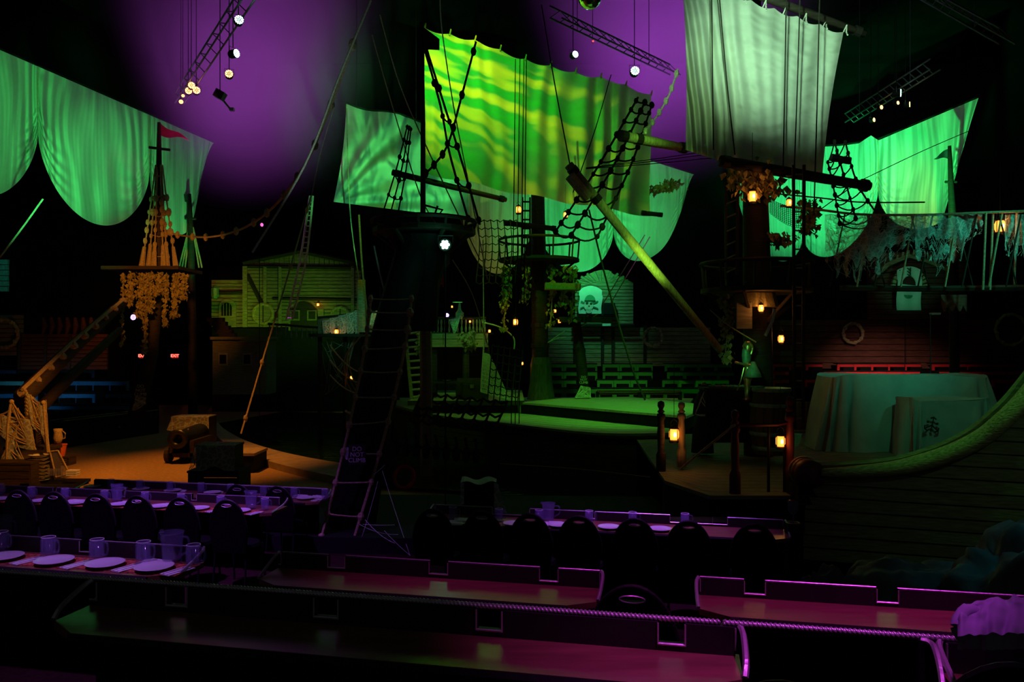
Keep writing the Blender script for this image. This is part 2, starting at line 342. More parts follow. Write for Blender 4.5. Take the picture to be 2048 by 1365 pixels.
# pool water
m = bpy.data.materials.new('dark_water'); m.use_nodes = True; N = m.node_tree.nodes; L = m.node_tree.links; b = N['Principled BSDF']
b.inputs['Base Color'].default_value = (0.006, 0.012, 0.010, 1); b.inputs['Roughness'].default_value = 0.12; b.inputs['IOR'].default_value = 1.33
tc = N.new('ShaderNodeTexCoord'); mp = N.new('ShaderNodeMapping'); mp.inputs['Scale'].default_value = (1.2, 3.0, 1); L.new(tc.outputs['Object'], mp.inputs[0])
nz = N.new('ShaderNodeTexNoise'); nz.inputs['Scale'].default_value = 1.6; nz.inputs['Detail'].default_value = 3; L.new(mp.outputs[0], nz.inputs[0])
bp = N.new('ShaderNodeBump'); bp.inputs['Strength'].default_value = 0.35; bp.inputs['Distance'].default_value = 0.08
L.new(nz.outputs[0], bp.inputs['Height']); L.new(bp.outputs[0], b.inputs['Normal']); M['water'] = m
# ================================================================== the hall
TH = math.radians(12.0); CT, ST = math.cos(TH), math.sin(TH)
def R(s, t, z=0.0): return Vector((s*CT+t*ST, -s*ST+t*CT, z))      # dining-row frame: s along the rows, t away from the viewer
def SU(u, t):
    k = (u-CU)/F; return t*(k*CT-ST)/(CT+k*ST)
def quad_mb(pts, depth=(0, 0, -0.1)): return MB().prism(pts, depth)
struct('floor', quad_mb([(-24, 9, 0), (24, 6, 0), (24, 38, 0), (-24, 38, 0)]), M['sand'])
struct('ceiling', quad_mb([(-24, 4, 16.0), (24, 4, 16.0), (24, 38, 16.0), (-24, 38, 16.0)], (0, 0, 0.2)), M['blackwall'])
struct('wall_back', quad_mb([(-24, 37.5, 0), (24, 37.5, 0), (24, 37.5, 16.0), (-24, 37.5, 16.0)], (0, 0.2, 0)), M['blackwall'])
struct('wall_left', quad_mb([(-21, 8, 0), (-21, 38, 0), (-21, 38, 16.0), (-21, 8, 16.0)], (-0.2, 0, 0)), M['blackwall'])
struct('wall_right', quad_mb([(21, 8, 0), (21, 38, 0), (21, 38, 16.0), (21, 8, 16.0)], (0.2, 0, 0)), M['blackwall'])
TIERS = [(-1.5, 3.25, 1.16), (3.25, 5.25, 0.76), (5.25, 9.75, 0.19), (9.75, 11.1, 0.012)]
for t0, t1, z in TIERS:
    struct('floor_tier', MB().prism([R(-14, t0, z), R(9, t0, z), R(9, t1, z), R(-14, t1, z)], (0, 0, -z-0.06)), M['carpet'])
# lagoon: raised curb and water
curb_o = [G(417, 846, .16), G(425, 862, .16), G(452, 888, .16), G(505, 912, .16), G(580, 934, .16), G(680, 955, .16), G(740, 962, .16)]
curb_i = [G(437, 846, .16), G(448, 858, .16), G(488, 880, .16), G(545, 899, .16), G(615, 915, .16), G(705, 930, .16), G(760, 936, .16)]
o_ = path(curb_o, 6); i_ = path(curb_i, 6); mb = MB()
for k in range(len(o_)-1):
    mb.prism([o_[k], o_[k+1], i_[k+1], i_[k]], (0, 0, -0.17))
tag(struct('trim_1', mb, M['curb']), 'curved sand coloured curb round the lagoon edge')
wp = [Vector((p.x, p.y, 0.08)) for p in o_[::3]]
wmb = MB().add(wp+[(8, 12, .08), (9, 30, .08), (-9.5, 33, .08)], [tuple(range(len(wp)+3))])
w = single('lagoon_water', wmb, M['water'], 'dark rippled water of the indoor lagoon around the stage ship', 'water'); w['kind'] = 'stuff'

struct('floor_dark_fill', MB().prism([(-3.9, 11.3, .24), (2.5, 11.0, .24), (2.5, 14.2, .24), (-3.1, 14.4, .24)], (0, 0, -.23)), M['black'])  # black slab added to keep this stretch of floor dark
# haze clouds under the roof
hm = bpy.data.materials.new('roof_haze'); hm.use_nodes = True; nt = hm.node_tree; nt.nodes.remove(nt.nodes['Principled BSDF']); N = nt.nodes
vs = N.new('ShaderNodeVolumeScatter'); tc = N.new('ShaderNodeTexCoord'); gr = N.new('ShaderNodeTexGradient'); gr.gradient_type = 'SPHERICAL'
nz = N.new('ShaderNodeTexNoise'); nz.inputs['Scale'].default_value = 1.6; nz.inputs['Detail'].default_value = 2; nt.links.new(tc.outputs['Object'], nz.inputs[0])
pw = N.new('ShaderNodeMath'); pw.operation = 'POWER'; pw.inputs[1].default_value = 2.3; mu = N.new('ShaderNodeMath'); mu.operation = 'MULTIPLY'; m2 = N.new('ShaderNodeMath'); m2.operation = 'MULTIPLY'; m2.inputs[1].default_value = 1.1
for x, y in ((tc.outputs['Object'], gr.inputs[0]), (gr.outputs['Fac'], pw.inputs[0]), (pw.outputs[0], mu.inputs[0]), (nz.outputs[0], mu.inputs[1]), (mu.outputs[0], m2.inputs[0]), (m2.outputs[0], vs.inputs['Density']), (vs.outputs[0], N['Material Output'].inputs['Volume'])): nt.links.new(x, y)
for (u, v, d, r, lab) in ((480, 40, 25.3, (6.2, 4.8, 6.2), 'violet lit haze cloud round the lamps above the red pennant'), (1330, 0, 25.5, (6.4, 4.4, 6.2), 'violet lit haze cloud behind the gap between streaked and pale sails')):
    o = bpy.data.objects.new('stage_haze', MB().ball((0, 0, 0), 1, 24, 16).mesh('stage_haze', hm)); COL.objects.link(o); o.location = P(u, v, d); o.scale = r
    tag(o, lab, 'haze', None, 'stuff')

# ================================================================== draped cloths round the hall
def interp(tab, u):
    if u <= tab[0][0]: a, b = tab[0], tab[1]
    elif u >= tab[-1][0]: a, b = tab[-2], tab[-1]
    else:
        for a, b in zip(tab, tab[1:]):
            if a[0] <= u <= b[0]: break
    return lerp(a[1], b[1], (u-a[0])/(b[0]-a[0]))
def sstep(a, b, x):
    x = min(1, max(0, (x-a)/(b-a))); return x*x*(3-2*x)
def drape(name, label, top, dep, arcs, tilt=0.0, seed=0, pp=0.6):
    root = thing(name, label, 'draped cloth', P(arcs[0][0], arcs[0][4], interp(dep, arcs[0][0])), 'draped cloths hung round the hall')
    for k, (ua, va, ub, vb, vm) in enumerate(arcs):
        last = (k == len(arcs)-1)
        def fn(a, t):
            aa = a; u = lerp(ua, ub, aa); vt = interp(top, u); d = interp(dep, u)
            base = lerp(va, vb, aa); vbm = base+(vm-0.5*(va+vb))*max(0, 1-(2*aa-1)**2)**pp
            v = lerp(vt, vbm, t)
            e = min(a, 1-a)
            q = noise.noise(Vector((a*4+seed, k*3.1, t*1.5)))
            f1 = 0.16*math.sin(2*math.pi*(a*13+0.35*q+0.4*t*(0.5-a)))*math.exp(-(e/0.16)**2)*(0.4+0.6*t)
            f2 = 0.10*math.sin(2*math.pi*(8.5*t**1.4+0.9*q))*sstep(0.40, 0.9, t)*math.exp(-(e/0.20)**2)
            f3 = 0.03*math.sin(2*math.pi*(a*7+1.6*q))*(1-0.6*t)+0.006*math.sin(2*math.pi*(a*31+2.5*q))+0.15*noise.noise(Vector((a*9, t*1.2, seed+k)))
            belly = -0.5*math.sin(math.pi*a)*t
            if last and tilt: u -= tilt*t*sstep(0.55, 1, a)
            return P(u, v, d+f1+f2+f3+belly)
        part('swag', MB().grid(fn, 120, 56), M['cloth_thin'], root, smooth=True)
    # hanging bar along the top edge
    bar = MB().tube([P(u, interp(top, u)-2, interp(dep, u)+0.12) for u in [lerp(arcs[0][0], arcs[-1][2], i/12) for i in range(13)]], 0.04, 6)
    part('hanging_bar', bar, M['black'], root)
    for (ua, va, ub, vb, vm) in arcs[:-1]:
        p = P(ub, vb, interp(dep, ub)-0.1)
        part('tie_rope', MB().tube([p, P(ub, interp(top, ub), interp(dep, ub)-0.05)], 0.018, 5), M['rope'], root)
drape('draped_cloth', 'long pale cloth in three deep swags over the blue seats', [(-130, 43), (0, 100), (425, 285)], [(-130, 19.5), (0, 22), (425, 31.7)],
      [(-130, 255, 76, 268, 392), (76, 268, 299, 345, 447), (299, 345, 428, 300, 470)], tilt=20, seed=1)
drape('draped_cloth', 'pale cloth in swags behind the main mast, lit green', [(925, 312), (1290, 318), (1390, 350)], [(925, 34), (1390, 32)],
      [(925, 430, 1068, 430, 548), (1068, 430, 1227, 462, 543), (1227, 462, 1388, 360, 512)], tilt=12, seed=2)
drape('draped_cloth', 'pale cloth in swags behind the right mast, lit green and amber', [(1470, 302), (1680, 292), (1718, 287), (1742, 271), (1757, 281), (1957, 196)], [(1470, 33), (1700, 31.5), (1957, 26.4)],
      [(1474, 380, 1606, 470, 514), (1606, 470, 1756, 385, 505), (1756, 385, 1957, 330, 455)], tilt=42, seed=3)

# ================================================================== sails of the stage ship
def sail(name, label, fn, nu, nv, matl=None):
    o = thing(name, label, 'sail', fn(0.5, 1)); part('cloth', MB().grid(fn, nu, nv), matl or M['cloth'], o, smooth=True)
    return o
top = [(848, 58), (960, 85), (1040, 118), (1160, 149), (1220, 160), (1302, 192)]
bot = [(846, 345), (1050, 390), (1170, 410), (1303, 433)]
def main_fn(a, t):
    u = lerp(849, 1302, a); vt = interp(top, u)+5*abs(math.sin(a*math.pi*9))-3; vb = interp(bot, u)+3*math.sin(a*math.pi*7)
    q = noise.noise(Vector((a*5, t*1.3, 4.0)))
    d = lerp(19.2, 22.6, a)-0.45*math.sin(math.pi*a)*math.sin(math.pi*t)
    d += (0.03+0.09*sstep(0.35, 0.8, a))*math.sin(2*math.pi*(a*11+0.8*q+0.5*t*a))+0.12*noise.noise(Vector((a*9+0.8*t, t*1.1, 1)))*(0.5+0.8*t)
    u += 4*math.sin(t*5+a)*t*a
    return P(u, lerp(vt, vb, t), d)
ms = sail('square_sail', 'large square sail on the main mast lit with yellow and green streaks', main_fn, 220, 110)
for k in range(10):
    a = (k+0.0)/9; p = main_fn(min(1, a), 0); part('lacing', MB().tube([p+Vector((0, -.05, -.06)), p+Vector((0.03, 0, .10)), p+Vector((0, .12, .02))], 0.018, 5), M['rope'], ms)
def back_fn(a, t):
    ut = lerp(693, 946, a); ub = lerp(667, 940, a); u = lerp(ut, ub, t); u -= 14*math.sin(math.pi*t)*(a-0.35)
    v = lerp(lerp(208, 268, a)+4*math.sin(a*12), lerp(404, 438, a), t)
    du, dv = u-660, 412-v; ang = math.atan2(dv, du+1e-3); r = math.hypot(du, dv)
    d = 26+0.22*math.sin(ang*17+2.0*noise.noise(Vector((r*0.008, ang*2, 2))))*sstep(10, 120, r)*sstep(1.45, 0.9, ang)+0.3*noise.noise(Vector((a*4, t*3, 7)))
    return P(u, v, d-0.5*math.sin(math.pi*a)*math.sin(math.pi*t))
ss = sail('stay_sail', 'smaller sail with slanting creases behind the forward crow nest', back_fn, 150, 90)
part('head_spar', MB().tube([back_fn(i/12, 0)+Vector((0, .03, .04)) for i in range(13)], .04, 6), M['black'], ss)
for q in (.08, .55): part('halyard', MB().tube([back_fn(q, 0), (back_fn(q, 0).x, back_fn(q, 0).y, 15.98)], .012, 5), M['rope_dark'], ss)
def pale_fn(a, t):
    ut = lerp(1364, 1687, a); ub = lerp(1371, 1644, a); u = lerp(ut, ub, t)+10*math.sin(math.pi*t)*(0.5-a)
    vt = lerp(-48, 64, a)+7*abs(math.sin(a*math.pi*7)); vb = interp([(0, 300), (0.25, 322), (0.55, 349), (0.78, 352), (1, 357)], a)
    q = noise.noise(Vector((a*3+5, t*1.5, 9)))
    ph = a*1.0-0.22*t*(1-a)
    d = 13.45+0.45*a-0.25*math.sin(math.pi*a)*math.sin(math.pi*t)
    d += 0.10*math.sin(2*math.pi*(ph*9+0.9*q))*(sstep(0.62, 0.1, a)*(0.5+0.5*t)+0.12)+0.04*math.sin(2*math.pi*(a*6))*sstep(0.65, 0.95, a)
    d += 0.035*noise.noise(Vector((a*9, t*26, 3)))*sstep(0.1, 0.5, a)+0.10*noise.noise(Vector((a*4, t*4, 13)))
    return P(u, lerp(vt, vb, t), d)
ps = sail('square_sail', 'tall pale grey sail hung from the yard of the right mast', pale_fn, 190, 130)
for k in range(9):
    p = pale_fn(k/8, 0); part('lacing', MB().tube([p, p+Vector((0.04, -.04, .10)), p+Vector((0.07, .05, .02)), p+Vector((0.05, -.05, -.07))], 0.014, 5), M['rope_pale'], ps)

# ================================================================== masts, yards, spars
def pole(name, label, cat, pts, rs, matl, group=None, n=10):
    o = thing(name, label, cat, pts[0], group); part('shaft', MB().tube(pts, rs, n), matl, o, smooth=True); return o
def band(parent, a, b, t, r, w=0.06, matl=None):
    a, b = Vector(a), Vector(b); p = a.lerp(b, t); dr = (b-a).normalized()
    part('iron_band', MB().tube([p-dr*w, p+dr*w], r, 12), matl or M['iron'], parent)
def crow(parent, c, r, h=0.55, n=10, skirt=True):
    c = Vector(c)
    part('platform', MB().lathe([(0.05, -.06), (r, -.06), (r, 0.02), (0.05, 0.02)], 20, c), M['darkwood'], parent)
    part('rail', MB().tube([c+Vector((r*math.cos(2*math.pi*k/24), r*math.sin(2*math.pi*k/24), h)) for k in range(25)], 0.035, 6), M['darkwood'], parent)
    for k in range(n):
        a = 2*math.pi*k/n; part('baluster', MB().tube([c+Vector((r*.96*math.cos(a), r*.96*math.sin(a), 0)), c+Vector((r*math.cos(a), r*math.sin(a), h))], 0.025, 5), M['darkwood'], parent)
    if skirt:
        for k in range(6):
            a = 2*math.pi*k/6; part('brace', MB().tube([c+Vector((.12*math.cos(a), .12*math.sin(a), -r*.7)), c+Vector((r*.9*math.cos(a), r*.9*math.sin(a), -.05))], 0.035, 5), M['darkwood'], parent)
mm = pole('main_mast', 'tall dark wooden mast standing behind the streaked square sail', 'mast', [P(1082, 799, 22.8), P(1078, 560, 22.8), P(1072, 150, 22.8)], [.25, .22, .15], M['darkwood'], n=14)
crow(mm, P(1078, 520, 22.8), 1.15)
part('straw_canopy', MB().box(P(1125, 574, 21.9), (.48, .28, .085), Matrix.Rotation(.03, 3, 'Y')), M['thatch'], mm)
part('mast_foot', MB().lathe([(.40, 0), (.32, .5), (.30, 1.0), (.26, 1.2)], 12, P(1082, 799, 22.8)), M['barrel'], mm)
for t in (.25, .45, .62): band(mm, P(1082, 799, 22.8), P(1078, 560, 22.8), t, .26)
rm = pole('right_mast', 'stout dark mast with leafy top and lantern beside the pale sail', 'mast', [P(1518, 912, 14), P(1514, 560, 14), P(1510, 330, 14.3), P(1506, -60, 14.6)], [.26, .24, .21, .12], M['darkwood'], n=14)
crow(rm, P(1512, 580, 14), 0.95, h=.45)
part('gold_board', MB().box(P(1488, 632, 13.55), (.13, .03, .22)), M['hull'], rm)
part('straw_fringe', MB().lathe([(.42, -.10), (.36, .14), (.25, .18)], 14, P(1508, 604, 13.9)), M['thatch'], rm)
# forward mast: leaning trunk, upright pole, broad crow nest
fb = G(700, 1068, 0.1); fd = fb.y
fm = pole('forward_mast', 'thick black leaning mast in front of the lagoon with a broad crow nest', 'mast', [fb, P(735, 880, fd+.3), P(785, 650, fd+.7), P(832, 470, fd+1.1)], [.36, .33, .29, .26], M['black'], n=14)
part('upper_pole', MB().tube([P(846, 470, fd+1.2), P(846, 250, fd+1.2), P(843, 44, fd+1.2)], [.045, .04, .03], 8), M['black'], fm)
crow(fm, P(848, 462, fd+1.3), 0.86, h=.14, n=12)
part('hood', MB().lathe([(.60, -.05), (.45, -.3), (.28, -.8), (.24, -1.6)], 14, P(846, 470, fd+1.25)), M['black'], fm)
part('yard_bracket', MB().tube([P(846, 410, fd+1.2), P(885, 420, fd+1.1), P(862, 452, fd+1.1), P(875, 412, fd+1.1)], .02, 5), M['black'], fm)
fl = part('pennant', MB().grid(lambda a, t: P(839+40*a, 48+50*t*(1-.55*a)+30*a, fd+1.2+.08*math.sin(5*a)), 8, 4), M['flag_dark'], fm)
# left mast
ld = 24.0
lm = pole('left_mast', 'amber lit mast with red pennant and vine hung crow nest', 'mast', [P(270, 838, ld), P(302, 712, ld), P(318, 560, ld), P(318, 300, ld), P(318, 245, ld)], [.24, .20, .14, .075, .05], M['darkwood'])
part('platform', MB().box(P(307, 541, ld), (1.12, .9, .05)), M['darkwood'], lm)
part('crosstree', MB().tube([P(298, 295, ld), P(340, 300, ld)], .04, 6), M['darkwood'], lm)
part('red_pennant', MB().grid(lambda a, t: P(320+60*a, lerp(246, 270, t)*(1-a)+a*281+3*math.sin(7*a), ld+.10*math.sin(6*a+t)), 12, 6), M['flag_red'], lm, smooth=True, label='red pennant')
for (ut, ub, zz) in ((311, 283, -.5), (313, 297, -.3), (315, 308, -.6), (321, 327, -.5), (323, 335, -.3), (325, 352, -.5)):
    p0, p1 = P(ut, 330, ld-.05), P(ub, 536, ld+zz)
    s = part('shroud', MB().tube(sag(p0, p1, .12), .022, 5), M['rope'], lm)
    for k in range(7):
        t = .35+.63*k/6+random.uniform(-.03, .03); p = p0.lerp(p1, t)
        part('rope_knot', MB().ball(p, random.uniform(.05, .09), 6, 4, (1, 1, 1.5)), M['rope'], s)
    part('deadeye', MB().tube([p0.lerp(p1, .80), p0.lerp(p1, .985)], [.05, .085], 6), M['rope'], s)
for k in range(5):
    v = 350+k*40; part('ratline', MB().tube([P(318-(v-320)*.10, v, ld-.2), P(318, v+4, ld-.25), P(318+(v-320)*.10, v, ld-.2)], .015, 5), M['rope'], lm)
sm = pole('small_mast', 'small dark mast with black pennant beyond the left mast', 'mast', [(P(386, 0, 30).x, 30, .02), P(384, 640, 30), P(382, 480, 30), P(379, 388, 30)], [.18, .16, .12, .06], M['darkwood'])
part('black_pennant', MB().grid(lambda a, t: P(379-38*a, lerp(388, 404, t)*(1-a)+a*404-4*math.sin(4*a)*(1-t), 30+.1*math.sin(6*a)), 10, 5), M['flag_dark'], sm, smooth=True)
part('crosstree', MB().tube([P(370, 437, 30), P(392, 438, 30)], .05, 6), M['darkwood'], sm)
for (u0, u1) in ((378, 358), (379, 364), (380, 370), (385, 398), (386, 404)):
    part('shroud', MB().tube([P(u0, 455, 30), P(u1, 536, 30)], .03, 5), M['rope'], sm)
qm = pole('far_mast', 'slim dark mast with drooping pennant before the amber cloth edge', 'mast', [(P(1910, 0, 25).x, 25, 0.02), P(1908, 560, 25), P(1904, 420, 25), P(1899, 292, 25)], [.15, .14, .11, .05], M['darkwood'])
part('pennant', MB().grid(lambda a, t: P(1899-32*a, lerp(298, 320, t)*(1-a)+a*316-3*math.sin(5*a), 25+.1*math.sin(6*a)), 10, 5), M['flag_dark'], qm, smooth=True)
part('crosstree', MB().tube([P(1890, 364, 25), P(1913, 364, 25)], .04, 6), M['darkwood'], qm)
tm = pole('leaning_post', 'crooked dark post wrapped with webbing on the raised deck', 'post', [P(1168, 796.5, 22.4), P(1162, 720, 22.5), P(1152, 640, 22.7)], [.17, .15, .12], M['darkwood'])
part('shelf', MB().box(P(1168, 640, 22.5), (.72, .5, .07)), M['darkwood'], tm)
for t in (.2, .6): band(tm, P(1168, 796.5, 22.4), P(1152, 640, 22.7), t, .18)
# yards and loose spars
def spar(name, label, a, b, ra, rb, matl=None, bands=(0.04, 0.96)):
    o = pole(name, label, 'spar', [a, Vector(a).lerp(Vector(b), .5), b], [ra, (ra+rb)/2*1.08, rb], matl or M['darkwood'], n=12)
    for t in bands: band(o, a, b, t, max(ra, rb)*1.12)
    return o
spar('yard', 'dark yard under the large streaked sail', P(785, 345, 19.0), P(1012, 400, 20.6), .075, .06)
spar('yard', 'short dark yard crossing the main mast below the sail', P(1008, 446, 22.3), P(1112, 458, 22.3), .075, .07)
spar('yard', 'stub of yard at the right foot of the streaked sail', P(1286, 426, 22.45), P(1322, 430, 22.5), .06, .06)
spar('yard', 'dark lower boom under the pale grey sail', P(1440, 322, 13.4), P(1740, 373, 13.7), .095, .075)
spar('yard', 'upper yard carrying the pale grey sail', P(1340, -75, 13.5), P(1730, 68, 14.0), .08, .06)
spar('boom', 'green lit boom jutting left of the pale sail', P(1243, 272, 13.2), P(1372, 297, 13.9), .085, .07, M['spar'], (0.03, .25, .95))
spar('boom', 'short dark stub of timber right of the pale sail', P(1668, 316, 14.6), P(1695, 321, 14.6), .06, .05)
sp = spar('gaff_spar', 'long pale square-edged spar slanting down before the streaked sail', P(1137, 330, 14.2), P(1441, 702, 15.4), .085, .07, M['spar'], ())
band(sp, P(1137, 330, 14.2), P(1441, 702, 15.4), .03, .10); band(sp, P(1137, 330, 14.2), P(1441, 702, 15.4), .17, .10)
part('rope_wrap', MB().tube([P(1140+9*k, 352+11*k, 14.1+.04*k) for k in range(5)], .10, 10), M['rope'], sp)
bs = pole('bowsprit', 'rope wound bowsprit slanting down from the vine hung crow nest', 'spar', [P(246, 605, 22), P(150, 692, 19.5), P(45, 795, 17)], [.13, .16, .19], M['darkwood'])
part('bowsprit_stay', MB().tube([P(246, 600, 21.8), P(150, 680, 19.3), P(45, 780, 16.8)], .045, 6), M['rope'], bs)
for k in range(10):
    t = k/9; part('lashing', MB().tube([P(246, 602, 21.9).lerp(P(45, 786, 16.9), t)+Vector((.06*j, 0, .03*j)) for j in (-1, 0, 1)], .085, 6), M['rope'], bs)
bs2 = pole('bowsprit', 'dark low bowsprit running beneath the rope wound one', 'spar', [P(240, 660, 22.5), P(150, 745, 20), P(20, 880, 17)], [.10, .12, .14], M['darkwood'])

# ================================================================== rigging lines
def rope(label, pts, r, matl='rope_dark', group=None, knots=0, n=5):
    pp = path(pts, 8) if len(pts) > 2 else sag(pts[0], pts[1], 0.0, 2)
    o = thing('rigging_rope', label, 'rope', pts[-1], group)
    part('line', MB().tube(pp, r, n), M[matl], o)
    for k in range(knots):
        p = pp[int((k+.5)*len(pp)/knots)]; part('knot', MB().ball(p, r*2.6, 6, 4, (1, 1, 1.6)), M[matl], o)
    return o
rope('thick pale rope hanging in a curve left of the square sail', [P(742, 0, 13), P(680, 150, 13.2), P(610, 330, 13.5), P(505, 505, 14)], .020, 'rope_pale')
rope('thin teal tinged line beside the thick pale rope', [P(668, 215, 15), P(640, 310, 15), P(618, 420, 15)], .010, 'rope_pale')
rope('amber rope swagged from the left mast towards the roof', [P(322, 455, 24), P(355, 470, 23.5), P(420, 474, 22), P(490, 455, 20), P(560, 400, 18), P(630, 290, 16), P(712, 70, 14)], .028, 'rope', knots=14)
rope('pale line slanting at the far left below the swags', [P(-20, 540, 20), P(40, 462, 20), P(86, 398, 20)], .022, 'rope_pale')
rope('rust brown rope slanting down to the lagoon curb', [P(622, 392, 22), P(575, 555, 21), P(530, 705, 20), P(482, 868, 19)], .022, 'rope', knots=5)
rope('yellowish rope from the roof past the forward crow nest', [P(760, 30, 15), P(800, 170, 15), P(865, 320, 15), P(960, 520, 16)], .013, 'rope')
rope('yellowish rope crossing the stay sail', [P(744, 70, 16), P(790, 230, 16), P(840, 390, 16), P(872, 448, 16)], .013, 'rope')
rope('chain-like pale line hanging before the streaked sail', [P(880, -10, 15), P(884, 60, 15), P(905, 200, 15), P(930, 330, 15.2), P(975, 560, 16)], .012, 'rope_pale')
rope('green line hanging left of the leaning mast', [P(718, 430, 18), P(725, 540, 18), P(736, 640, 18)], .022, 'rope_pale')
rope('faint line hanging beside the stay sail edge', [P(693, 210, 24), P(700, 420, 24), P(718, 560, 24)], .018, 'rope')
rope('teal chain hanging against the leaning mast', [P(748, 492, 13), P(758, 540, 13), P(776, 612, 13)], .014, 'rope_pale')
for k, (ut, ub, vt, vb, d) in enumerate(((1031, 1022, 118, 900, 18.2), (1040, 1030, 118, 880, 18.3), (1048, 1038, 118, 860, 18.4), (1053, 1047, 118, 720, 18.5))):
    rope('dark halyard down the middle of the streaked sail, %s from the forward mast' % NTH[k], [P(ut, vt, d), P(lerp(ut, ub, .5), (vt+vb)/2, d), P(ub, vb, d)], .012, 'rope_dark', 'halyards down the streaked sail')
rope('dark line from the roof to the pale spar tip', [P(1083, 10, 16), P(1108, 160, 15), P(1140, 330, 14.2)], .012)
rope('dark line from the spar tip up to the sail corner', [P(1222, 150, 18), P(1190, 260, 16), P(1146, 385, 15)], .010)
rope('dark stay crossing the left of the streaked sail', [P(952, 84, 15.5), P(924, 190, 15.2), P(896, 288, 15), P(868, 330, 15), P(848, 350, 14.8)], .022, 'rope_dark', knots=6)
rope('pale knotted rope above the green lit boom', [P(1356, 138, 13), P(1338, 190, 13), P(1312, 235, 13.2), P(1286, 268, 13.4)], .016, 'rope_pale', knots=6)
for k, (ua, va, ub, vb) in enumerate(((1172, 336, 1480, 292), (1172, 337, 1480, 300), (1172, 338, 1480, 310))):
    rope('dark tackle line strung from pale spar to right mast', [P(ua, va, 14.4), P((ua+ub)/2, (va+vb)/2+2, 14.2), P(ub, vb, 14)], .008, 'rope_dark', 'tackle lines to the right mast')
for u0, u1, v1, lab in ((1423, 1427, 300, 'dark buntline near the left edge of the pale sail'), (1436, 1470, 310, 'dark slanting buntline on the pale sail'), (1573, 1566, 346, 'dark buntline down the middle of the pale sail'), (1601, 1588, 352, 'doubled dark buntline right of the pale sail centre'), (1640, 1628, 420, 'dark buntline near the right edge of the pale sail')):
    rope(lab, [P(u0, -40, 12.95), P((u0+u1)/2, v1/2, 12.95), P(u1, v1, 13.0)], .011)
rope('thin dark line crossing the right swag cloth', [P(1955, 255, 22), P(1850, 300, 20), P(1720, 362, 17)], .010)
rope('second thin dark line below it on the right swag', [P(1720, 362, 17), P(1640, 420, 15)], .010)
for k, (a, b_) in enumerate((((1290, 470), (1205, 610)), ((1300, 474), (1222, 606)))):
    rope('pale line slanting down beside the skull banner house', [P(a[0], a[1], 24), P(b_[0], b_[1], 25)], .016, 'rope', 'paired lines by the banner house')
rope('dark tarred stay from main mast to the deck edge', [P(1178, 420, 19), P(1215, 570, 18.5), P(1262, 730, 18), P(1290, 800, 17.5)], .022)
rope('fine line from the forward crow nest down past the chest', [P(905, 520, 16), P(945, 590, 17), P(975, 690, 18)], .012, 'rope_pale')
rope('vertical green line beside the platform railing', [P(966, 480, 19), P(967, 580, 19), P(968, 690, 19)], .013, 'rope_pale')
rope('pale rope swooping from the platform railing', [P(965, 645, 22), P(1000, 655, 22), P(1027, 676, 22), P(1028, 700, 22)], .02, 'rope_pale')
rope('slack line at the pale spar foot', [P(1420, 620, 14), P(1455, 650, 13.6), P(1512, 685, 13.4)], .012, 'rope')
rope('bright green rope coil end hanging from the right mast', [P(1549, 618, 13), P(1545, 640, 13), P(1536, 660, 13), P(1530, 672, 13)], .028, 'rope_pale')
rope('orange lit hand rope on the boarding steps', [P(1362, 938, 11.6), P(1400, 906, 11.2), P(1470, 850, 10.4)], .016, 'rope')
rope('line from the hull to the small table by the lagoon', [P(1000, 928, 13), P(1150, 938, 13), P(1300, 955, 12.6)], .006, 'rope')
for k in range(2):
    rope('yellow tackle rope dangling under the skull banner shelf', [P(1195-18*k, 628+3*k, 22.9), P(1165-14*k, 652, 22.8), P(1147-6*k, 668-12*k, 22.8)], .018, 'rope_pale', 'tackle ropes under the banner shelf')
rope('yellow rope loop hanging under the skull banner shelf', [P(1159, 655, 22.7), P(1155, 668, 22.7), P(1158, 674, 22.7), P(1161, 668, 22.7), P(1159, 656, 22.7)], .016, 'rope_pale')
for k in range(2):
    rope('bright green line slanting up from the main mast', [P(1095, 686, 21.8), P(1115-3*k, 672+6*k, 21.8), P(1130+2*k, 662+12*k, 21.8)], .012, 'rope_pale', 'green lines at the main mast')

# shrouds and rope ladders: side ropes plus drooping rungs
def ladder(name, label, sides, nr, r, rr, matl='rope_dark', droop=0.08, knots=True, cat='rope ladder', t0=.04, t1=.97):
    o = thing(name, label, cat, sides[0][-1]); P_ = [path(s, 8) if len(s) > 2 else sag(s[0], s[1], 0, 16) for s in sides]
    for p in P_: part('side_rope', MB().tube(p, r, 6), M[matl], o)
    def at(p, t):
        x = t*(len(p)-1); i = min(int(x), len(p)-2); return p[i].lerp(p[i+1], x-i)
    for k in range(nr):
        t = lerp(t0, t1, k/max(1, nr-1))
        for a, b_ in zip(P_, P_[1:]):
            pa, pb = at(a, t), at(b_, min(1, t+(random.uniform(-.012, .012) if droop else 0)))
            g = part('rung', MB().tube(sag(pa, pb, (pb-pa).length*droop*random.uniform(.5, 1.4), 6 if droop else 1), rr, 5), M[matl], o)
            if knots:
                for q in (pa, pb): part('knot', MB().ball(q, r*random.uniform(1.9, 2.8), 6, 4, (1, 1, 1.3)), M[matl], g)
    return o
ladder('rope_ladder', 'dark drooping ratlines running down the right edge of the streaked sail', [[P(1276, 195, 15.8), P(1195, 335, 15), P(1108, 468, 14.6)], [P(1292, 200, 15.8), P(1228, 330, 15), P(1140, 475, 14.6)], [P(1305, 206, 15.8), P(1262, 330, 15), P(1192, 480, 14.6)]], 12, .021, .018, droop=.22)
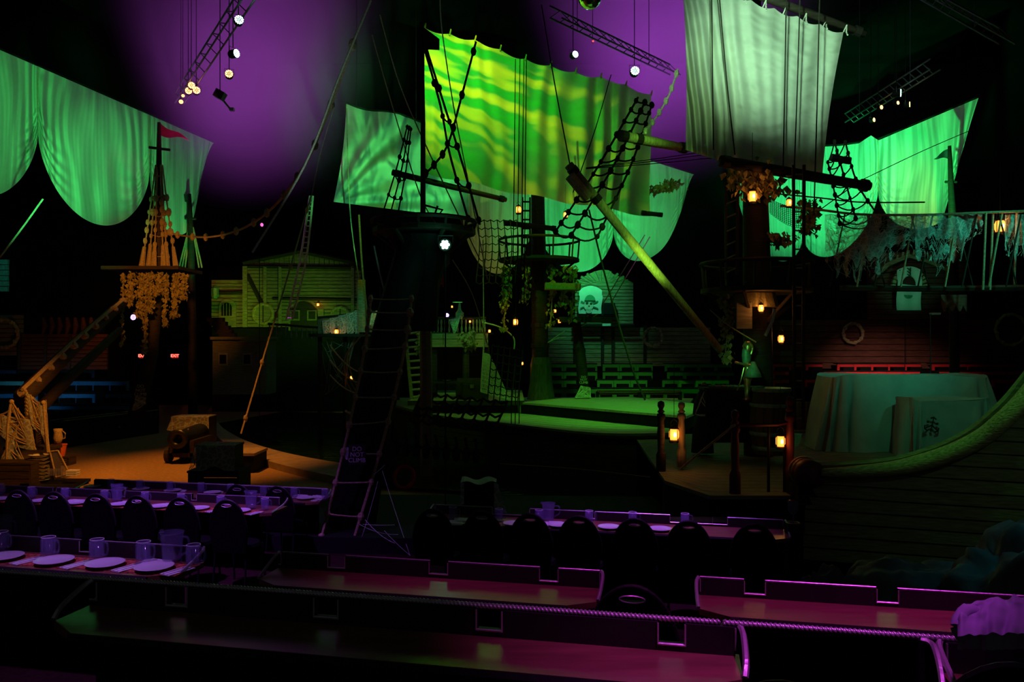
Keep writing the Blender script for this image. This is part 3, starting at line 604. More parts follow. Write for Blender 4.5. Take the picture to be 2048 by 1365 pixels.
ladder('rope_ladder', 'dark knotted shrouds crossing the left side of the streaked sail', [[P(846, 88, 13.4), P(880, 208, 13.6), P(900, 310, 13.8), P(938, 445, 14)], [P(850, 88, 13.4), P(890, 215, 13.6), P(922, 318, 13.8), P(960, 450, 14)]], 6, .020, .015, droop=.3)
ladder('rope_ladder', 'dark shrouds over the stay sail ending in bottle-shaped deadeyes', [[P(815, 250, 14.5), P(795, 330, 14.3), P(766, 425, 14.2)], [P(819, 252, 14.5), P(803, 340, 14.3), P(780, 430, 14.2)], [P(822, 255, 14.5), P(812, 340, 14.3), P(795, 432, 14.2)]], 6, .014, .012, droop=.2)
ladder('rope_ladder', 'dark ratlines between the pale sail and the right swag cloth', [[P(1668, 280, 14.8), P(1690, 360, 14.6), P(1712, 440, 14.4)], [P(1655, 322, 14.8), P(1668, 380, 14.6), P(1680, 450, 14.4)], [P(1690, 282, 14.8), P(1716, 370, 14.6), P(1765, 442, 14.4)]], 8, .016, .013, droop=.2)
ladder('rope_ladder', 'green lit webbing ladder hanging before the plank house', [[P(620, 392, 26), P(600, 520, 26), P(572, 640, 26)], [P(626, 392, 26), P(612, 520, 26), P(584, 640, 26)]], 26, .035, .022, 'rope_pale', droop=0, knots=False)
ladder('rope_ladder', 'violet lit rope ladder hanging on the leaning forward mast', [[P(742, 590, fd-.1), P(728, 705, fd-.3), P(690, 890, fd-.5), P(640, 1088, fd-.7)], [P(824, 590, fd-.1), P(808, 705, fd-.3), P(764, 890, fd-.5), P(704, 1092, fd-.7)]], 11, .022, .012, 'rope', droop=.02)
for (lab, sides, nr, rr, ml) in (
    ('tall narrow ladder with pale rungs right of the right mast', [[P(1587, 330, 13), P(1589, 856, 13)], [P(1608, 330, 13), P(1606, 856, 13)]], 14, .013, 'spar'),
    ('ladder with slanting pale rungs left of the right mast', [[P(1452, 340, 14.2), P(1452, 560, 14.2)], [P(1476, 330, 14), P(1474, 550, 14)]], 8, .014, 'spar'),
    ('wooden ladder leaning on the green lit platform', [[P(809, 648, 22.4), P(824, 802, 21.6)], [P(834, 645, 22.4), P(852, 800, 21.6)]], 11, .032, 'deck'),
    ('dark ladder beside the main mast under the sail', [[P(1045, 395, 22.4), P(1045, 520, 22.4)], [P(1060, 395, 22.4), P(1060, 520, 22.4)]], 7, .025, 'darkwood')):
    o = thing('ladder', lab, 'ladder', sides[0][1])
    for s in sides: part('stile', MB().tube(s, .028 if ml != 'deck' else .05, 6), M['darkwood'] if ml != 'deck' else M['hull'], o)
    for k in range(nr):
        t = (k+.5)/nr; part('rung', MB().tube([sides[0][0].lerp(sides[0][1], t), sides[1][0].lerp(sides[1][1], t)], rr, 6), M[ml], o)
# hanging cargo nets
def net(name, label, fn, nu, nv, r, matl, cat='net'):
    o = thing(name, label, cat, fn(.5, 1))
    for i in range(nu+1): part('cord', MB().tube([fn(i/nu, j/nv) for j in range(nv+1)], r, 4), M[matl], o)
    for j in range(nv+1):
        pts = []
        for i in range(nu):
            a, b_ = fn(i/nu, j/nv), fn((i+1)/nu, j/nv); pts += [a, a.lerp(b_, .5)-Vector((0, 0, (b_-a).length*.25))]
        part('cross_cord', MB().tube(pts+[fn(1, j/nv)], r*.9, 4), M[matl], o)
    return o
net('cargo_net', 'dark square meshed net hanging against the yellow green swag', lambda a, t: P(955+78*a+4*math.sin(4*t), 440+125*t, 21+.2*math.sin(5*a)), 6, 8, .016, 'rope_dark')
net('cargo_net', 'dark net slung over the ship side before the lower deck', lambda a, t: P(845+170*a-25*t, 785+18*a+55*t, 17.6-.8*t+.1*math.sin(9*a)), 7, 4, .028, 'rope_dark')
net('cargo_net', 'dark net hanging among the ropes behind the small table', lambda a, t: P(985+60*a-10*t, 690+110*t+10*a, 20), 5, 7, .016, 'rope_dark')
net('fishing_net', 'fine green lit net draped beside the right mast', lambda a, t: P(1540+90*a, 398+14*math.sin(math.pi*a)+(28+26*a)*t, 16), 22, 10, .006, 'rope_dark')
# vines
leaf = MB().add([(0, 0, 0), (.05, .02, -.04), (0, .01, -.11), (-.05, .02, -.04)], [(0, 1, 2, 3)])
def vine(label, pts, n, spread, size=1.0, matl='vine', group=None):
    o = thing('hanging_vine', label, 'vine', pts[-1], group); pp = path(pts, 8)
    part('stem', MB().tube(pp, .014*size, 4), M['rope'], o)
    mb = MB()
    for k in range(n):
        x = random.random()*(len(pp)-1); i = min(int(x), len(pp)-2); p = pp[i].lerp(pp[i+1], x-i)
        p = p+Vector((random.gauss(0, spread), random.gauss(0, spread), random.gauss(0, spread*.5)))
        rot = Matrix.Rotation(random.uniform(0, 6.28), 3, 'Z') @ Matrix.Rotation(random.uniform(-.9, .9), 3, 'X')
        s = size*random.uniform(.6, 1.3); mb.add([p+rot @ Vector(v)*s for v in leaf.v], [(0, 1, 2, 3)])
    part('leaf_mass', mb, M[matl], o, kind='stuff'); return o
for (u, v1, n, sp, lab) in ((247, 690, 70, .05, 'thin dry vine trailing at the left end of the amber crow nest'), (262, 610, 120, .12, 'short bushy dry vine at the left of the amber crow nest'), (283, 628, 150, .10, 'bushy dry vine hung under the amber crow nest beside the lamp'), (293, 705, 130, .07, 'longest dry vine trailing under the amber crow nest'), (302, 620, 200, .11, 'thick dry vine panel under the amber crow nest'), (320, 585, 110, .12, 'short dry vine at the middle of the amber crow nest'), (333, 650, 100, .07, 'pale curled vine trailing under the amber crow nest'), (352, 632, 170, .10, 'golden vine at the right of the amber crow nest'), (368, 595, 110, .10, 'short vine at the right end of the amber crow nest')):
    vine(lab, [P(u, 546, ld-.9), P(u-2, (546+v1)/2, ld-.95), P(u-4, v1, ld-.9)], int(n*1.5), sp*.5, 1.0)
vine('leafy garland on the roughened post behind the leaning mast', [P(842, 540, 17), P(846, 580, 17), P(838, 640, 17)], 120, .07, 1.2)
vine('leafy garland looped on the platform railing', [P(925, 665, 21.3), P(932, 690, 21.2), P(945, 690, 21.2), P(948, 660, 21.3)], 150, .05, 1.0)
vine('leafy garland on the wooden ladder stile', [P(838, 655, 22), P(841, 690, 22), P(841, 705, 22)], 110, .04, .9)
vine('leafy crown clinging to the top of the right mast', [P(1490, 340, 13.8), P(1512, 365, 13.7), P(1535, 372, 13.8)], 330, .20, 1.2)
vine('dark leafy spray beside the net on the right mast', [P(1540, 470, 14), P(1556, 480, 14), P(1572, 470, 14)], 150, .10, .9)
vine('dark vine trailing left of the right mast', [P(1445, 590, 13.8), P(1455, 640, 13.8), P(1450, 720, 13.8)], 200, .06, .8)
vine('dark leafy clump on the post by the fine net', [P(1618, 400, 15), P(1620, 430, 15), P(1618, 460, 15)], 200, .09, .9)
vine('dark leafy clump behind the right foot of the streaked sail', [P(1300, 380, 23), P(1330, 372, 23), P(1352, 362, 23)], 160, .12, 1.2)
for k in range(7):
    u = 995+random.uniform(0, 190); vine('dark trailing creeper under the main crow nest', [P(u, 525+random.uniform(0, 12), 22), P(u+2, 570, 22), P(u-3, 600+random.uniform(0, 60), 22)], 70, .06, 1.3, group='creepers under the main crow nest')
# ================================================================== stage ship hull and decks
def strips(root, name, near, back, n, gap, th, matl, z):
    for k in range(n):
        t0, t1 = k/n+gap, (k+1)/n-gap
        a = [p.lerp(q, t0) for p, q in zip(near, back)]; b_ = [p.lerp(q, t1) for p, q in zip(near, back)]
        mb = MB()
        for i in range(len(a)-1): mb.prism([a[i], a[i+1], b_[i+1], b_[i]], (0, 0, -th))
        part(name, mb, matl, root)
near = path([G(786, 811, 1.1), G(868, 831, 1.1), G(1000, 847, 1.1), G(1190, 868, 1.1), G(1340, 868, 1.1)], 4)
back = path([Vector((-4.2, 26.8, 1.1)), Vector((-2.4, 26.9, 1.1)), Vector((0, 27, 1.1)), Vector((2.5, 27, 1.1)), Vector((6.0, 26.5, 1.1))], 4)
ship = thing('stage_ship', 'low stage ship hull with green lit plank decks in the lagoon', 'ship', (0, 20, 0.1))
strips(ship, 'deck_plank', near, back, 22, .0018, .06, M['deck'], 1.1)
for k in range(6):
    z0, z1 = 1.06-k*.165, 1.06-(k+1)*.165+.012; mb = MB()
    pr = [Vector((p.x, p.y, 0)) for p in near]
    for i in range(len(pr)-1):
        a, b_ = pr[i], pr[i+1]; mb.prism([(a.x, a.y+.1*k*.3, z0), (b_.x, b_.y+.1*k*.3, z0), (b_.x, b_.y+.1*k*.3+.03, z1), (a.x, a.y+.1*k*.3+.03, z1)], (0, .08, 0))
    part('hull_plank', mb, M['darkwood'], ship)
part('deck_edge', MB().tube([p+Vector((0, -.04, -.03)) for p in near], .06, 6), M['darkwood'], ship)
st = thing('stage_platform', 'raised green lit boarded platform on the ship deck', 'stage', G(1200, 860, 1.1))
n2 = [G(1042, 805, 1.4), G(1205, 819, 1.4), G(1374, 833, 1.4)]; b2 = [G(1120, 797, 1.4), G(1260, 794, 1.4), G(1424, 811, 1.4)]
strips(st, 'board', n2, b2, 8, .0, .05, M['deck'], 1.4)
part('skirt', MB().prism([n2[0]+Vector((0, .05, -.05)), n2[2]+Vector((0, .05, -.05)), b2[2]+Vector((0, -.05, -.05)), b2[0]+Vector((0, -.05, -.05))], (0, 0, -.25)), M['black'], st)
be = thing('long_bench', 'long low bench with two shiny brown rails behind the raised platform', 'bench', P(1275, 797, 23.4))
for k, v in enumerate((783, 788)): part('rail', MB().box(P(1278, v, 23.4+.1*k), (1.22, .05, .03)), M['table'], be)
for u in (1195, 1278, 1360): part('leg', MB().box(P(u, 792, 23.5), (.04, .1, .12)), M['darkwood'], be)
# fringe of tassels on the near hull
for k in range(9):
    u = 790+k*20; p = P(u, 862+k*2, 16.4)
    o = thing('rope_fender', 'dark tasselled rope fender on the ship side, %s from the leaning mast' % NTH[k], 'fender', p, 'fenders along the ship side')
    part('loop', MB().tube([p, p+Vector((.05, 0, -.25)), p+Vector((.15, 0, -.32))], .03, 5), M['rope_dark'], o)
    part('tassel', MB().ball(p+Vector((.02, 0, -.36)), .11, 7, 5, (.8, .6, 1.5)), M['rope_dark'], o)

# quarterdeck platform and railings
qd = thing('quarterdeck', 'boarded platform with green lit fascia under the railing', 'platform', P(905, 800, 23.2))
pz0, pz1 = P(0, 667, 23).z, P(0, 690, 23).z
for r in range(2):
    for c in range(3):
        u0, u1 = 842+c*45, 842+(c+1)*45-1; z = lerp(pz0, pz1, (r+.5)/2)
        part('fascia_board', MB().box((P((u0+u1)/2, 0, 23).x, 23+.01*r, z), ((u1-u0)/2*23/F, .04, (pz0-pz1)/4-.008)), M['hull'], qd)
part('lip', MB().box((P(908, 0, 23).x, 23.0, pz1-.03), (.98, .08, .035)), M['hull'], qd)
part('deck', MB().box((P(860, 0, 24.4).x, 24.5, pz0), (1.9, 1.45, .03)), M['darkwood'], qd)
for u in (868, 932, 972): part('post', MB().tube([P(u, 692, 23.2), P(u, 800, 23.2)], .10, 8), M['darkwood'], qd)
part('back_wall', MB().box(P(905, 745, 25.5), (1.1, .05, .85)), M['darkwood'], qd)
def railing(label, pts, h, n, matl='darkwood'):
    o = thing('railing', label, 'railing', pts[0]); pp = path(pts, 6)
    part('handrail', MB().tube([p+Vector((0, 0, h)) for p in pp], .045, 6), M[matl], o)
    for k in range(n):
        x = (k+.5)/n*(len(pp)-1); i = min(int(x), len(pp)-2); p = pp[i].lerp(pp[i+1], x-i)
        part('baluster', MB().lathe([(.02, 0), (.035, h*.25), (.018, h*.5), (.035, h*.75), (.02, h)], 6, p), M['hull' if matl == 'darkwood' else matl], o)
    return o
gl = thing('gallery', 'dark gallery deck on posts under the web hung railings', 'gallery', P(720, 790, 26))
part('deck', MB().box(P(718, 671, 26), (1.45, .7, .05)), M['darkwood'], gl)
for u in (640, 690, 745, 795): part('post', MB().tube([P(u, 672, 25.8), (P(u, 0, 25.8).x, 25.8, .02)], .07, 7), M['darkwood'], gl)
railing('web hung gallery railing rising before the plank house', [P(636, 668, 26), P(680, 664, 26), P(716, 657, 26)], .52, 22)
railing('railing behind the leaning mast with teal webs', [P(738, 667, 25.5), P(800, 667, 25.5)], .68, 14)
railing('railing along the green lit quarterdeck', [P(850, 666, 23.2), P(972, 666, 23.2)], .42, 18)
railing('dark railing at the top of the far steps below the plank house', [P(536, 672, 30), P(640, 680, 30)], .45, 12)
def webs(label, pts, n, r=.008, seed=0, matl='web_thread', gz=True):
    rd = random.Random(seed); o = thing('cobweb', label, 'cobweb', pts[0]); mb = MB()
    for k in range(n):
        a, b_ = rd.choice(pts), rd.choice(pts)
        if (a-b_).length < 1e-6: continue
        a = a.lerp(rd.choice(pts), rd.random()*.35); b_ = b_.lerp(rd.choice(pts), rd.random()*.35)
        mb.tube(sag(a, b_, (b_-a).length*rd.uniform(0, .12), 5), r*rd.uniform(.5, 1.4), 4, False)
    part('thread', mb, M[matl], o, kind='stuff')
    if gz and len(pts) >= 3: part('gauze', MB().grid(lambda a, t: pts[0].lerp(pts[1], a).lerp(pts[2 % len(pts)].lerp(pts[3 % len(pts)], 1-a), t)-Vector((0, .02*math.sin(9*a), .1*math.sin(3.14*a)*t)), 10, 8), M['web'], o, smooth=True)
    return o
for k in range(5):
    u = 655+k*16; webs('teal cobweb over the gallery balusters, %s from the plank house steps' % NTH[k], [P(u-10, 642-k*5, 25.8), P(u+8, 638-k*5, 25.8), P(u+6, 664, 25.8), P(u-8, 668, 25.8)], 16, .012, k)['group'] = 'cobwebs on the gallery railing'
webs('teal cobweb behind the leaning mast railing', [P(745, 625, 25.3), P(765, 618, 25.3), P(780, 652, 25.3), P(740, 650, 25.3)], 16, .012, 11)
webs('cobweb on the quarterdeck railing beside the violet lamp', [P(898, 640, 23), P(922, 632, 23), P(912, 664, 23), P(905, 660, 23)], 22, .010, 12)
webs('dark web hanging under the gallery', [P(640, 680, 25.8), P(712, 670, 25.8), P(690, 760, 25.8), P(650, 790, 25.8)], 40, .005, 13, gz=False)

# ================================================================== house fronts at the back
def planks(root, u0, u1, v0, v1, d, n, matl, name='plank', th=.05):
    a, b_ = P(u0, v0, d), P(u1, v1, d); h = (a.z-b_.z)/n
    for k in range(n):
        z = a.z-(k+.5)*h
        part(name, MB().box(((a.x+b_.x)/2, d-.012*(k % 2), z), ((b_.x-a.x)/2, th, h/2-.012), Matrix.Rotation(.035, 3, 'X')), matl, root)
def beam(root, a, b_, w=.09, matl='plank', name='beam'): part(name, MB().tube([a, b_], w, 4), M[matl], root)
def ring(root, u, v, d, r, tr, name='wreath', matl='wreath', n=22):
    c = P(u, v, d); part(name, MB().tube([c+Vector((r*math.cos(2*math.pi*k/n), 0, r*math.sin(2*math.pi*k/n)))*(1+.05*(k % 2)) for k in range(n+1)], tr, 6), M[matl], root)
def arch(root, u, v0, v1, w, d, matl, name, th=.06):
    c = P(u, v1, d); W = w*d/F/2; H = (v1-v0)*d/F; pts = [c+Vector((-W, 0, 0))]+[c+Vector((-W*math.cos(math.pi*k/10), 0, H-W+W*math.sin(math.pi*k/10))) for k in range(11)]+[c+Vector((W, 0, 0))]
    part(name, MB().prism(pts, (0, th, 0)), matl, root)
hd = 34.0
ho = thing('plank_house', 'weathered plank house front with gable, lit dim green', 'house', P(600, 660, hd))
planks(ho, 488, 722, 534, 655, hd, 17, M['plank'])
planks(ho, 424, 486, 560, 655, hd+.1, 13, M['plank'])
for k in range(22):
    u = 494+k*10; v = 530-(k if k < 11 else 22-k)*2.3
    part('gable_board', MB().box(P(u, (v+531)/2, hd), (.095, .04, max(.06, (531-v)/2*hd/F))), M['plank'], ho)
beam(ho, P(486, 526, hd-.15), P(600, 503, hd-.15), .10, 'darkwood', 'gable_beam'); beam(ho, P(600, 503, hd-.15), P(722, 528, hd-.15), .10, 'darkwood', 'gable_beam')
beam(ho, P(488, 533, hd-.12), P(722, 536, hd-.12), .08, 'darkwood', 'beam')
for u in (490, 530, 560, 705): beam(ho, P(u, 533, hd-.12), P(u, 655, hd-.12), .09 if u != 490 else .13, 'plank', 'post')
beam(ho, P(495, 550, hd-.13), P(526, 612, hd-.13), .09, 'darkwood', 'brace')
beam(ho, P(545, 597, hd-.1), P(722, 600, hd-.1), .07, 'darkwood', 'beam')
beam(ho, P(424, 586, hd-.05), P(486, 584, hd-.05), .08, 'darkwood', 'beam')
arch(ho, 455, 598, 655, 34, hd-.05, M['plank'], 'window_surround'); arch(ho, 453, 606, 632, 20, hd-.12, M['black'], 'arched_window', .04)
for k in range(3): beam(ho, P(447+k*6, 607, hd-.15), P(447+k*6, 632, hd-.15), .015, 'plank', 'glazing_bar')
arch(ho, 608, 598, 662, 62, hd-.1, M['plank'], 'door_surround'); arch(ho, 608, 604, 662, 54, hd-.18, M['darkwood'], 'door', .05)
for u in (590, 624):
    part('door_panel', MB().box(P(u, 631, hd-.26), (.20, .03, .22)), M['plank'], ho); part('door_pane', MB().box(P(u, 631, hd-.30), (.14, .03, .16)), M['darkwood'], ho)
part('side_shutter', MB().box(P(642, 632, hd-.15), (.12, .04, .30)), M['plank'], ho)
for (u, v, r) in ((526, 628, .40), (680, 632, .34)):
    ring(ho, u, v, hd-.2, r, .07); part('round_shutter', MB().lathe([(0, 0), (r*.9, 0), (r*.9, .05)], 18, P(u, v, hd-.15), Matrix.Rotation(math.pi/2, 3, 'X')), M['plank'], ho)
    beam(ho, P(u, v, hd-.22)+Vector((0, 0, -r)), P(u, v, hd-.22)+Vector((0, 0, r)), .03, 'darkwood', 'shutter_bar')
part('foundation', MB().box((P(573, 0, hd).x, hd+.4, P(0, 657, hd).z/2), (3.15, .45, P(0, 657, hd).z/2)), M['black'], ho)
ll = thing('wall_lantern', 'unlit green glass lantern on the left end of the plank house', 'lantern', P(430, 600, hd-.4))
part('cage', MB().lathe([(.10, 0), (.16, .1), (.16, .42), (.05, .55)], 8, P(430, 597, hd-.4)), M['bronze'], ll)
# stone block and steps in front of the house
bl = thing('quay_block', 'grey green quay block with two small dark openings', 'quay', P(490, 790, 29))
part('block', MB().box(P(490, 735, 29), (.95, .6, .95)), M['hull'], bl); part('coping', MB().box(P(490, 677, 28.9), (1.0, .7, .05)), M['hull'], bl)
for u in (447, 495):
    part('opening_frame', MB().box(P(u, 719, 28.35), (.16, .03, .22)), M['deck'], bl); part('opening', MB().box(P(u-1, 719, 28.31), (.11, .03, .16)), M['black'], bl)
for k in range(6):
    s = MB().box(P(432+k*6, 640+k*8, 31-.2*k), (.3, .15, .08)); part('step', s, M['darkwood'], bl)

# skull banner house
bh = thing('banner_house', 'plank house with arched gable behind the skull banner', 'house', P(1210, 660, 32.3))
planks(bh, 1150, 1266, 566, 648, 32.3, 12, M['plank'])
part('gable', MB().prism([P(1150+116*k/12, 566-26*math.sin(math.pi*k/12)*(1 if k < 8 else .75), 32.3) for k in range(13)], (0, .1, 0)), M['plank'], bh)
for k in range(9):
    a = math.pi*(.12+.76*k/8); part('gable_board', MB().tube([P(1205+30*math.cos(a)*.9, 572-10*math.sin(a), 32.2), P(1205+55*math.cos(a), 572-30*math.sin(a), 32.2)], .05, 4), M['plank'], bh)
beam(bh, P(1150, 651, 32.2), P(1268, 651, 32.2), .07, 'darkwood', 'beam')
lw = thing('lower_wall', 'dark plank wall above the green seats', 'wall panel', P(1200, 735, 32.4))
planks(lw, 1090, 1420, 655, 733, 33.1, 9, M['plank'])
for u in (1205, 1226, 1150, 1290): beam(lw, P(u, 652, 32.9), P(u, 736, 32.9), .07, 'darkwood', 'post')
part('lamp_plate', MB().box(P(1213, 650, 32.1), (.17, .05, .05)), M['banner'], lw)
spk = thing('loudspeaker', 'black loudspeaker box on the banner house wall', 'loudspeaker', P(1218, 632, 31.9))
part('cabinet', MB().prism([P(1207, 606, 31.7), P(1230, 606, 31.7), P(1233, 632, 31.7), P(1203, 632, 31.7)], (0, .56, 0)), M['black'], spk)
part('grille', MB().box(P(1218, 619, 31.66), (.22, .02, .2)), M['vinyl'], spk)
# skull banner
def disc(root, name, u, v, rx, rz, d, matl, y=0, n=18, a0=0, a1=6.2832):
    c = P(u, v, d)+Vector((0, y, 0)); k = d/F
    pts = [c+Vector((rx*k*math.cos(lerp(a0, a1, i/n)), 0, rz*k*math.sin(lerp(a0, a1, i/n)))) for i in range(n)]
    part(name, MB().prism(pts, (0, .006, 0)), matl, root)
def banner(label, u0, u1, v0, v1, d, topcut):
    o = thing('banner', label, 'banner', P((u0+u1)/2, v1, d))
    def fn(a, t):
        vt = v0+topcut*(2*a-1)**2; return P(lerp(u0, u1, a)+(1.5*math.sin(6*t) if t > .2 else 0), lerp(vt, v1, t), d+.02*math.sin(11*a+t))
    part('cloth', MB().grid(fn, 24, 20), M['banner'], o, smooth=True); return o
b1 = banner('pale banner printed with a skull in a headscarf on the plank house', 1158, 1204, 572, 628, 31.9, 9)
disc(b1, 'scarf', 1180, 603, 11, 13, 31.8, M['ink_green'], 0, a0=0, a1=3.1416)
disc(b1, 'skull', 1177, 612, 9.5, 9, 31.8, M['skin'], -.012); disc(b1, 'jaw', 1178, 622, 6, 5, 31.8, M['skin'], -.010)
disc(b1, 'eye', 1174, 607, 2.8, 2.8, 31.8, M['ink'], -.022); disc(b1, 'eye', 1182, 608, 2.6, 2.6, 31.8, M['ink'], -.022); disc(b1, 'nose', 1178, 613, 1.4, 1.8, 31.8, M['ink'], -.022)
for k in range(4): part('tooth_line', MB().box(P(1174+k*2.6, 621, 31.77), (.006, .003, .06)), M['ink'], b1)
part('scarf_band', MB().box(P(1180, 602.5, 31.77), (.22, .004, .03)), M['ink'], b1)
for (a, b_) in (((1161, 617), (1196, 603)), ((1162, 603), (1196, 618))): part('crossed_bone', MB().tube([P(a[0], a[1], 31.83), P(b_[0], b_[1], 31.83)], .03, 4), M['ink_green'], b1)
b3 = banner('pale arched banner with dark half disc behind the rope rail', 1794, 1843, 533, 621, 29.5, 8)
disc(b3, 'half_disc', 1818, 570, 13.5, 17, 29.42, M['ink_red'], 0, a0=-.1, a1=3.24)
disc(b3, 'chin', 1817, 590, 9, 8, 29.42, M['ink_green'], 0, a0=3.2, a1=6.2)
for k in range(6): part('script_stroke', MB().tube([P(1814+(k % 2)*3, 537+k*3, 29.4), P(1819+(k % 2)*2, 539+k*3, 29.4), P(1822, 536.5+k*3, 29.4)], .016, 4), M['ink'], b3)
for u in (1800, 1836): part('bracket', MB().tube([P(u, 541, 29.5), P(u, 541, 29.5)+Vector((0, 1.35, 0))], .02, 5), M['iron'], b3)
hr = thing('archway_house', 'dim house front with rope bound arch around the pale banner', 'house', P(1818, 640, 30.5))
planks(hr, 1735, 1930, 505, 640, 30.9, 13, M['rustplank'])
c = P(1818, 585, 29.9)
for k in range(17):
    a = math.pi*(k/16); part('arch_stone', MB().box(c+Vector((.60*math.cos(a), 0, .78*math.sin(a)+.1)), (.07, .06, .05), Matrix.Rotation(-a, 3, 'Y')), M['wreath'], hr)
part('foundation', MB().box((P(1832, 0, 31).x, 33.2, P(0, 641, 31).z/2), (1.85, .25, P(0, 641, 31).z/2)), M['black'], hr)
part('gable_beam', MB().tube([P(1745, 560, 30.2), P(1775, 530, 30.2), P(1818, 512, 30.2), P(1860, 524, 30.2), P(1895, 540, 30.2)], .08, 5), M['plank'], hr)
for k in range(14): beam(hr, P(1750+k*11, 560-abs(math.sin(math.pi*k/14))*48, 30.3), P(1752+k*11, 548-abs(math.sin(math.pi*k/14))*48, 30.3), .05, 'plank', 'gable_stub')
rw = thing('rust_wall', 'dim rust brown plank wall above the red seats', 'wall panel', P(1750, 735, 32))
planks(rw, 1545, 2080, 640, 738, 32.2, 8, M['rustplank'])
lwl = thing('knee_post_wall', 'rust brown ship front with knee posts above the blue seats', 'wall panel', P(110, 742, 29))
planks(lwl, 40, 215, 668, 740, 29.2, 9, M['rustplank'])
part('dark_gallery', MB().box(P(120, 652, 29.6), (1.6, .1, .28)), M['black'], lwl)
for k in range(7): part('knee_post', MB().tube([P(86+k*16, 636, 29.1), P(90+k*15.5, 652, 29), P(85+k*16, 668, 29.1)], [.05, .09, .05], 6), M['rustplank'], lwl)
for u in (40, 92, 140): beam(lwl, P(u, 668, 29), P(u-2, 740, 29), .06, 'darkwood', 'post')
gw = thing('grey_wall', 'grey plank wall with teal corner at the hall edge', 'wall panel', P(15, 742, 29))
planks(gw, -60, 46, 630, 712, 29.3, 9, M['hull']); planks(gw, -40, 17, 519, 584, 29.3, 6, M['bronze'], 'teal_plank')
spot('teal_corner', P(5, 480, 26.5), P(2, 550, 29.3), (0.05, .9, .8), 60, 50, 1.0)
for (u, v, d, r, lab) in ((8, 668, 28.9, .50, 'large rope wreath ring on the grey plank wall'), (1306, 675, 32.2, .36, 'dim round rope wreath beside the green seats wall'), (1706, 667, 31.9, .38, 'dim rope wreath ring on the rust wall above the covers'), (2022, 660, 31.8, .60, 'large rope wreath ring at the end of the rust wall')):
    o = thing('rope_wreath', lab, 'wreath', P(u, v, d)); ring(o, u, v, d, r, .06)
    for k in range(8):
        a = k*math.pi/4+.2; part('binding', MB().ball(P(u, v, d)+Vector((r*math.cos(a), -.03, r*math.sin(a))), .085, 6, 4), M['wreath'], o)

# ================================================================== far seating blocks
def seats(cname, matl, rows, anchor, label, group, alt=None):
    for j, (v, d, spans, hh) in enumerate(rows):
        k_ = d/F; w = 33*k_; h = hh*k_; b_ = h*.42; lg = 5*k_
        pts = [(-w/2, 0), (-w/2+lg, 0), (-w/2+lg, h-b_), (w/2-lg, h-b_), (w/2-lg, 0), (w/2, 0), (w/2, h), (-w/2, h)]
        me = MB().add([(x, 0, z) for x, z in pts]+[(x, .05, z) for x, z in pts], [(0, 1, 2, 7), (2, 3, 6, 7), (3, 4, 5, 6), (15, 10, 9, 8), (15, 14, 11, 10), (14, 13, 12, 11)]+[((i+1) % 8, i, 8+i, 8+(i+1) % 8) for i in range(8)]).mesh(cname, M[matl])
        top = MB().box((0, .2, h+.015), (w/2, .22, .015)).mesh('counter', M['black']); chm = MB().box((0, -.28, h*.20), (w*.33, .03, h*.42)).mesh('chair_back', M['vinyl'])
        r = 0
        for (ua, ub) in spans:
            u = ua+16
            while u < ub:
                o = thing(cname, label[j]+', %s from %s' % (NTH[r], anchor), 'seat row', P(u, v+hh, d), group)
                mm_ = me
                if alt and alt(u, j): mm_ = me.copy(); mm_.materials[0] = M[alt(u, j)]
                part('front_panel', mm_, None, o, local=True); part('counter', top, None, o, local=True); part('chair_back', chm, None, o, local=True)
                u += 33.5; r += 1
        zz = P(0, v+hh, d).z
        struct('floor_tier', MB().prism([P(spans[0][0]-14, v+hh, d-.35), P(spans[-1][1]+14, v+hh, d-.35), P(spans[-1][1]+14, v+hh, d-.35)+Vector((0, 1.6, 0)), P(spans[0][0]-14, v+hh, d-.35)+Vector((0, 1.6, 0))], (0, 0, -max(.1, zz-.02))), M['blackwall'])
seats('seat_block', 'seat_blue', [(741, 30.2, [(-20, 65), (122, 196)], 16), (763, 28.6, [(-20, 60), (124, 250)], 20), (788, 27.0, [(-25, 60), (90, 205), (212, 262)], 20), (812, 25.6, [(90, 250)], 18)], 'the grey wall',
      ['blue seat front in the top row', 'blue seat front in the second row down', 'blue seat front in the third row down', 'blue seat front in the lowest row'], 'blue seat fronts',
      lambda u, j: 'seat_cyan' if (j == 1 and u < 60) else None)
seats('seat_block', 'seat_green', [(729, 32, [(1095, 1182), (1206, 1300), (1330, 1460)], 16), (745, 30.6, [(1095, 1180), (1206, 1310), (1335, 1460)], 17), (761, 29.2, [(1095, 1175), (1195, 1310), (1325, 1460)], 17), (778, 27.8, [(1095, 1440)], 22)], 'the main mast',
      ['green seat front in the top row', 'green seat front in the second row down', 'green seat front in the third row down', 'green seat front in the lowest row'], 'green seat fronts')
seats('seat_block', 'seat_red', [(729, 31.5, [(1545, 1645), (1675, 1850), (1865, 2040)], 13), (744, 30, [(1545, 1582), (1640, 1850), (1880, 2060)], 15), (760, 28.6, [(1545, 1575), (1610, 1850), (1985, 2060)], 16)], 'the right mast',
      ['red seat front in the top row', 'red seat front in the middle row', 'red seat front in the lowest row'], 'red seat fronts')

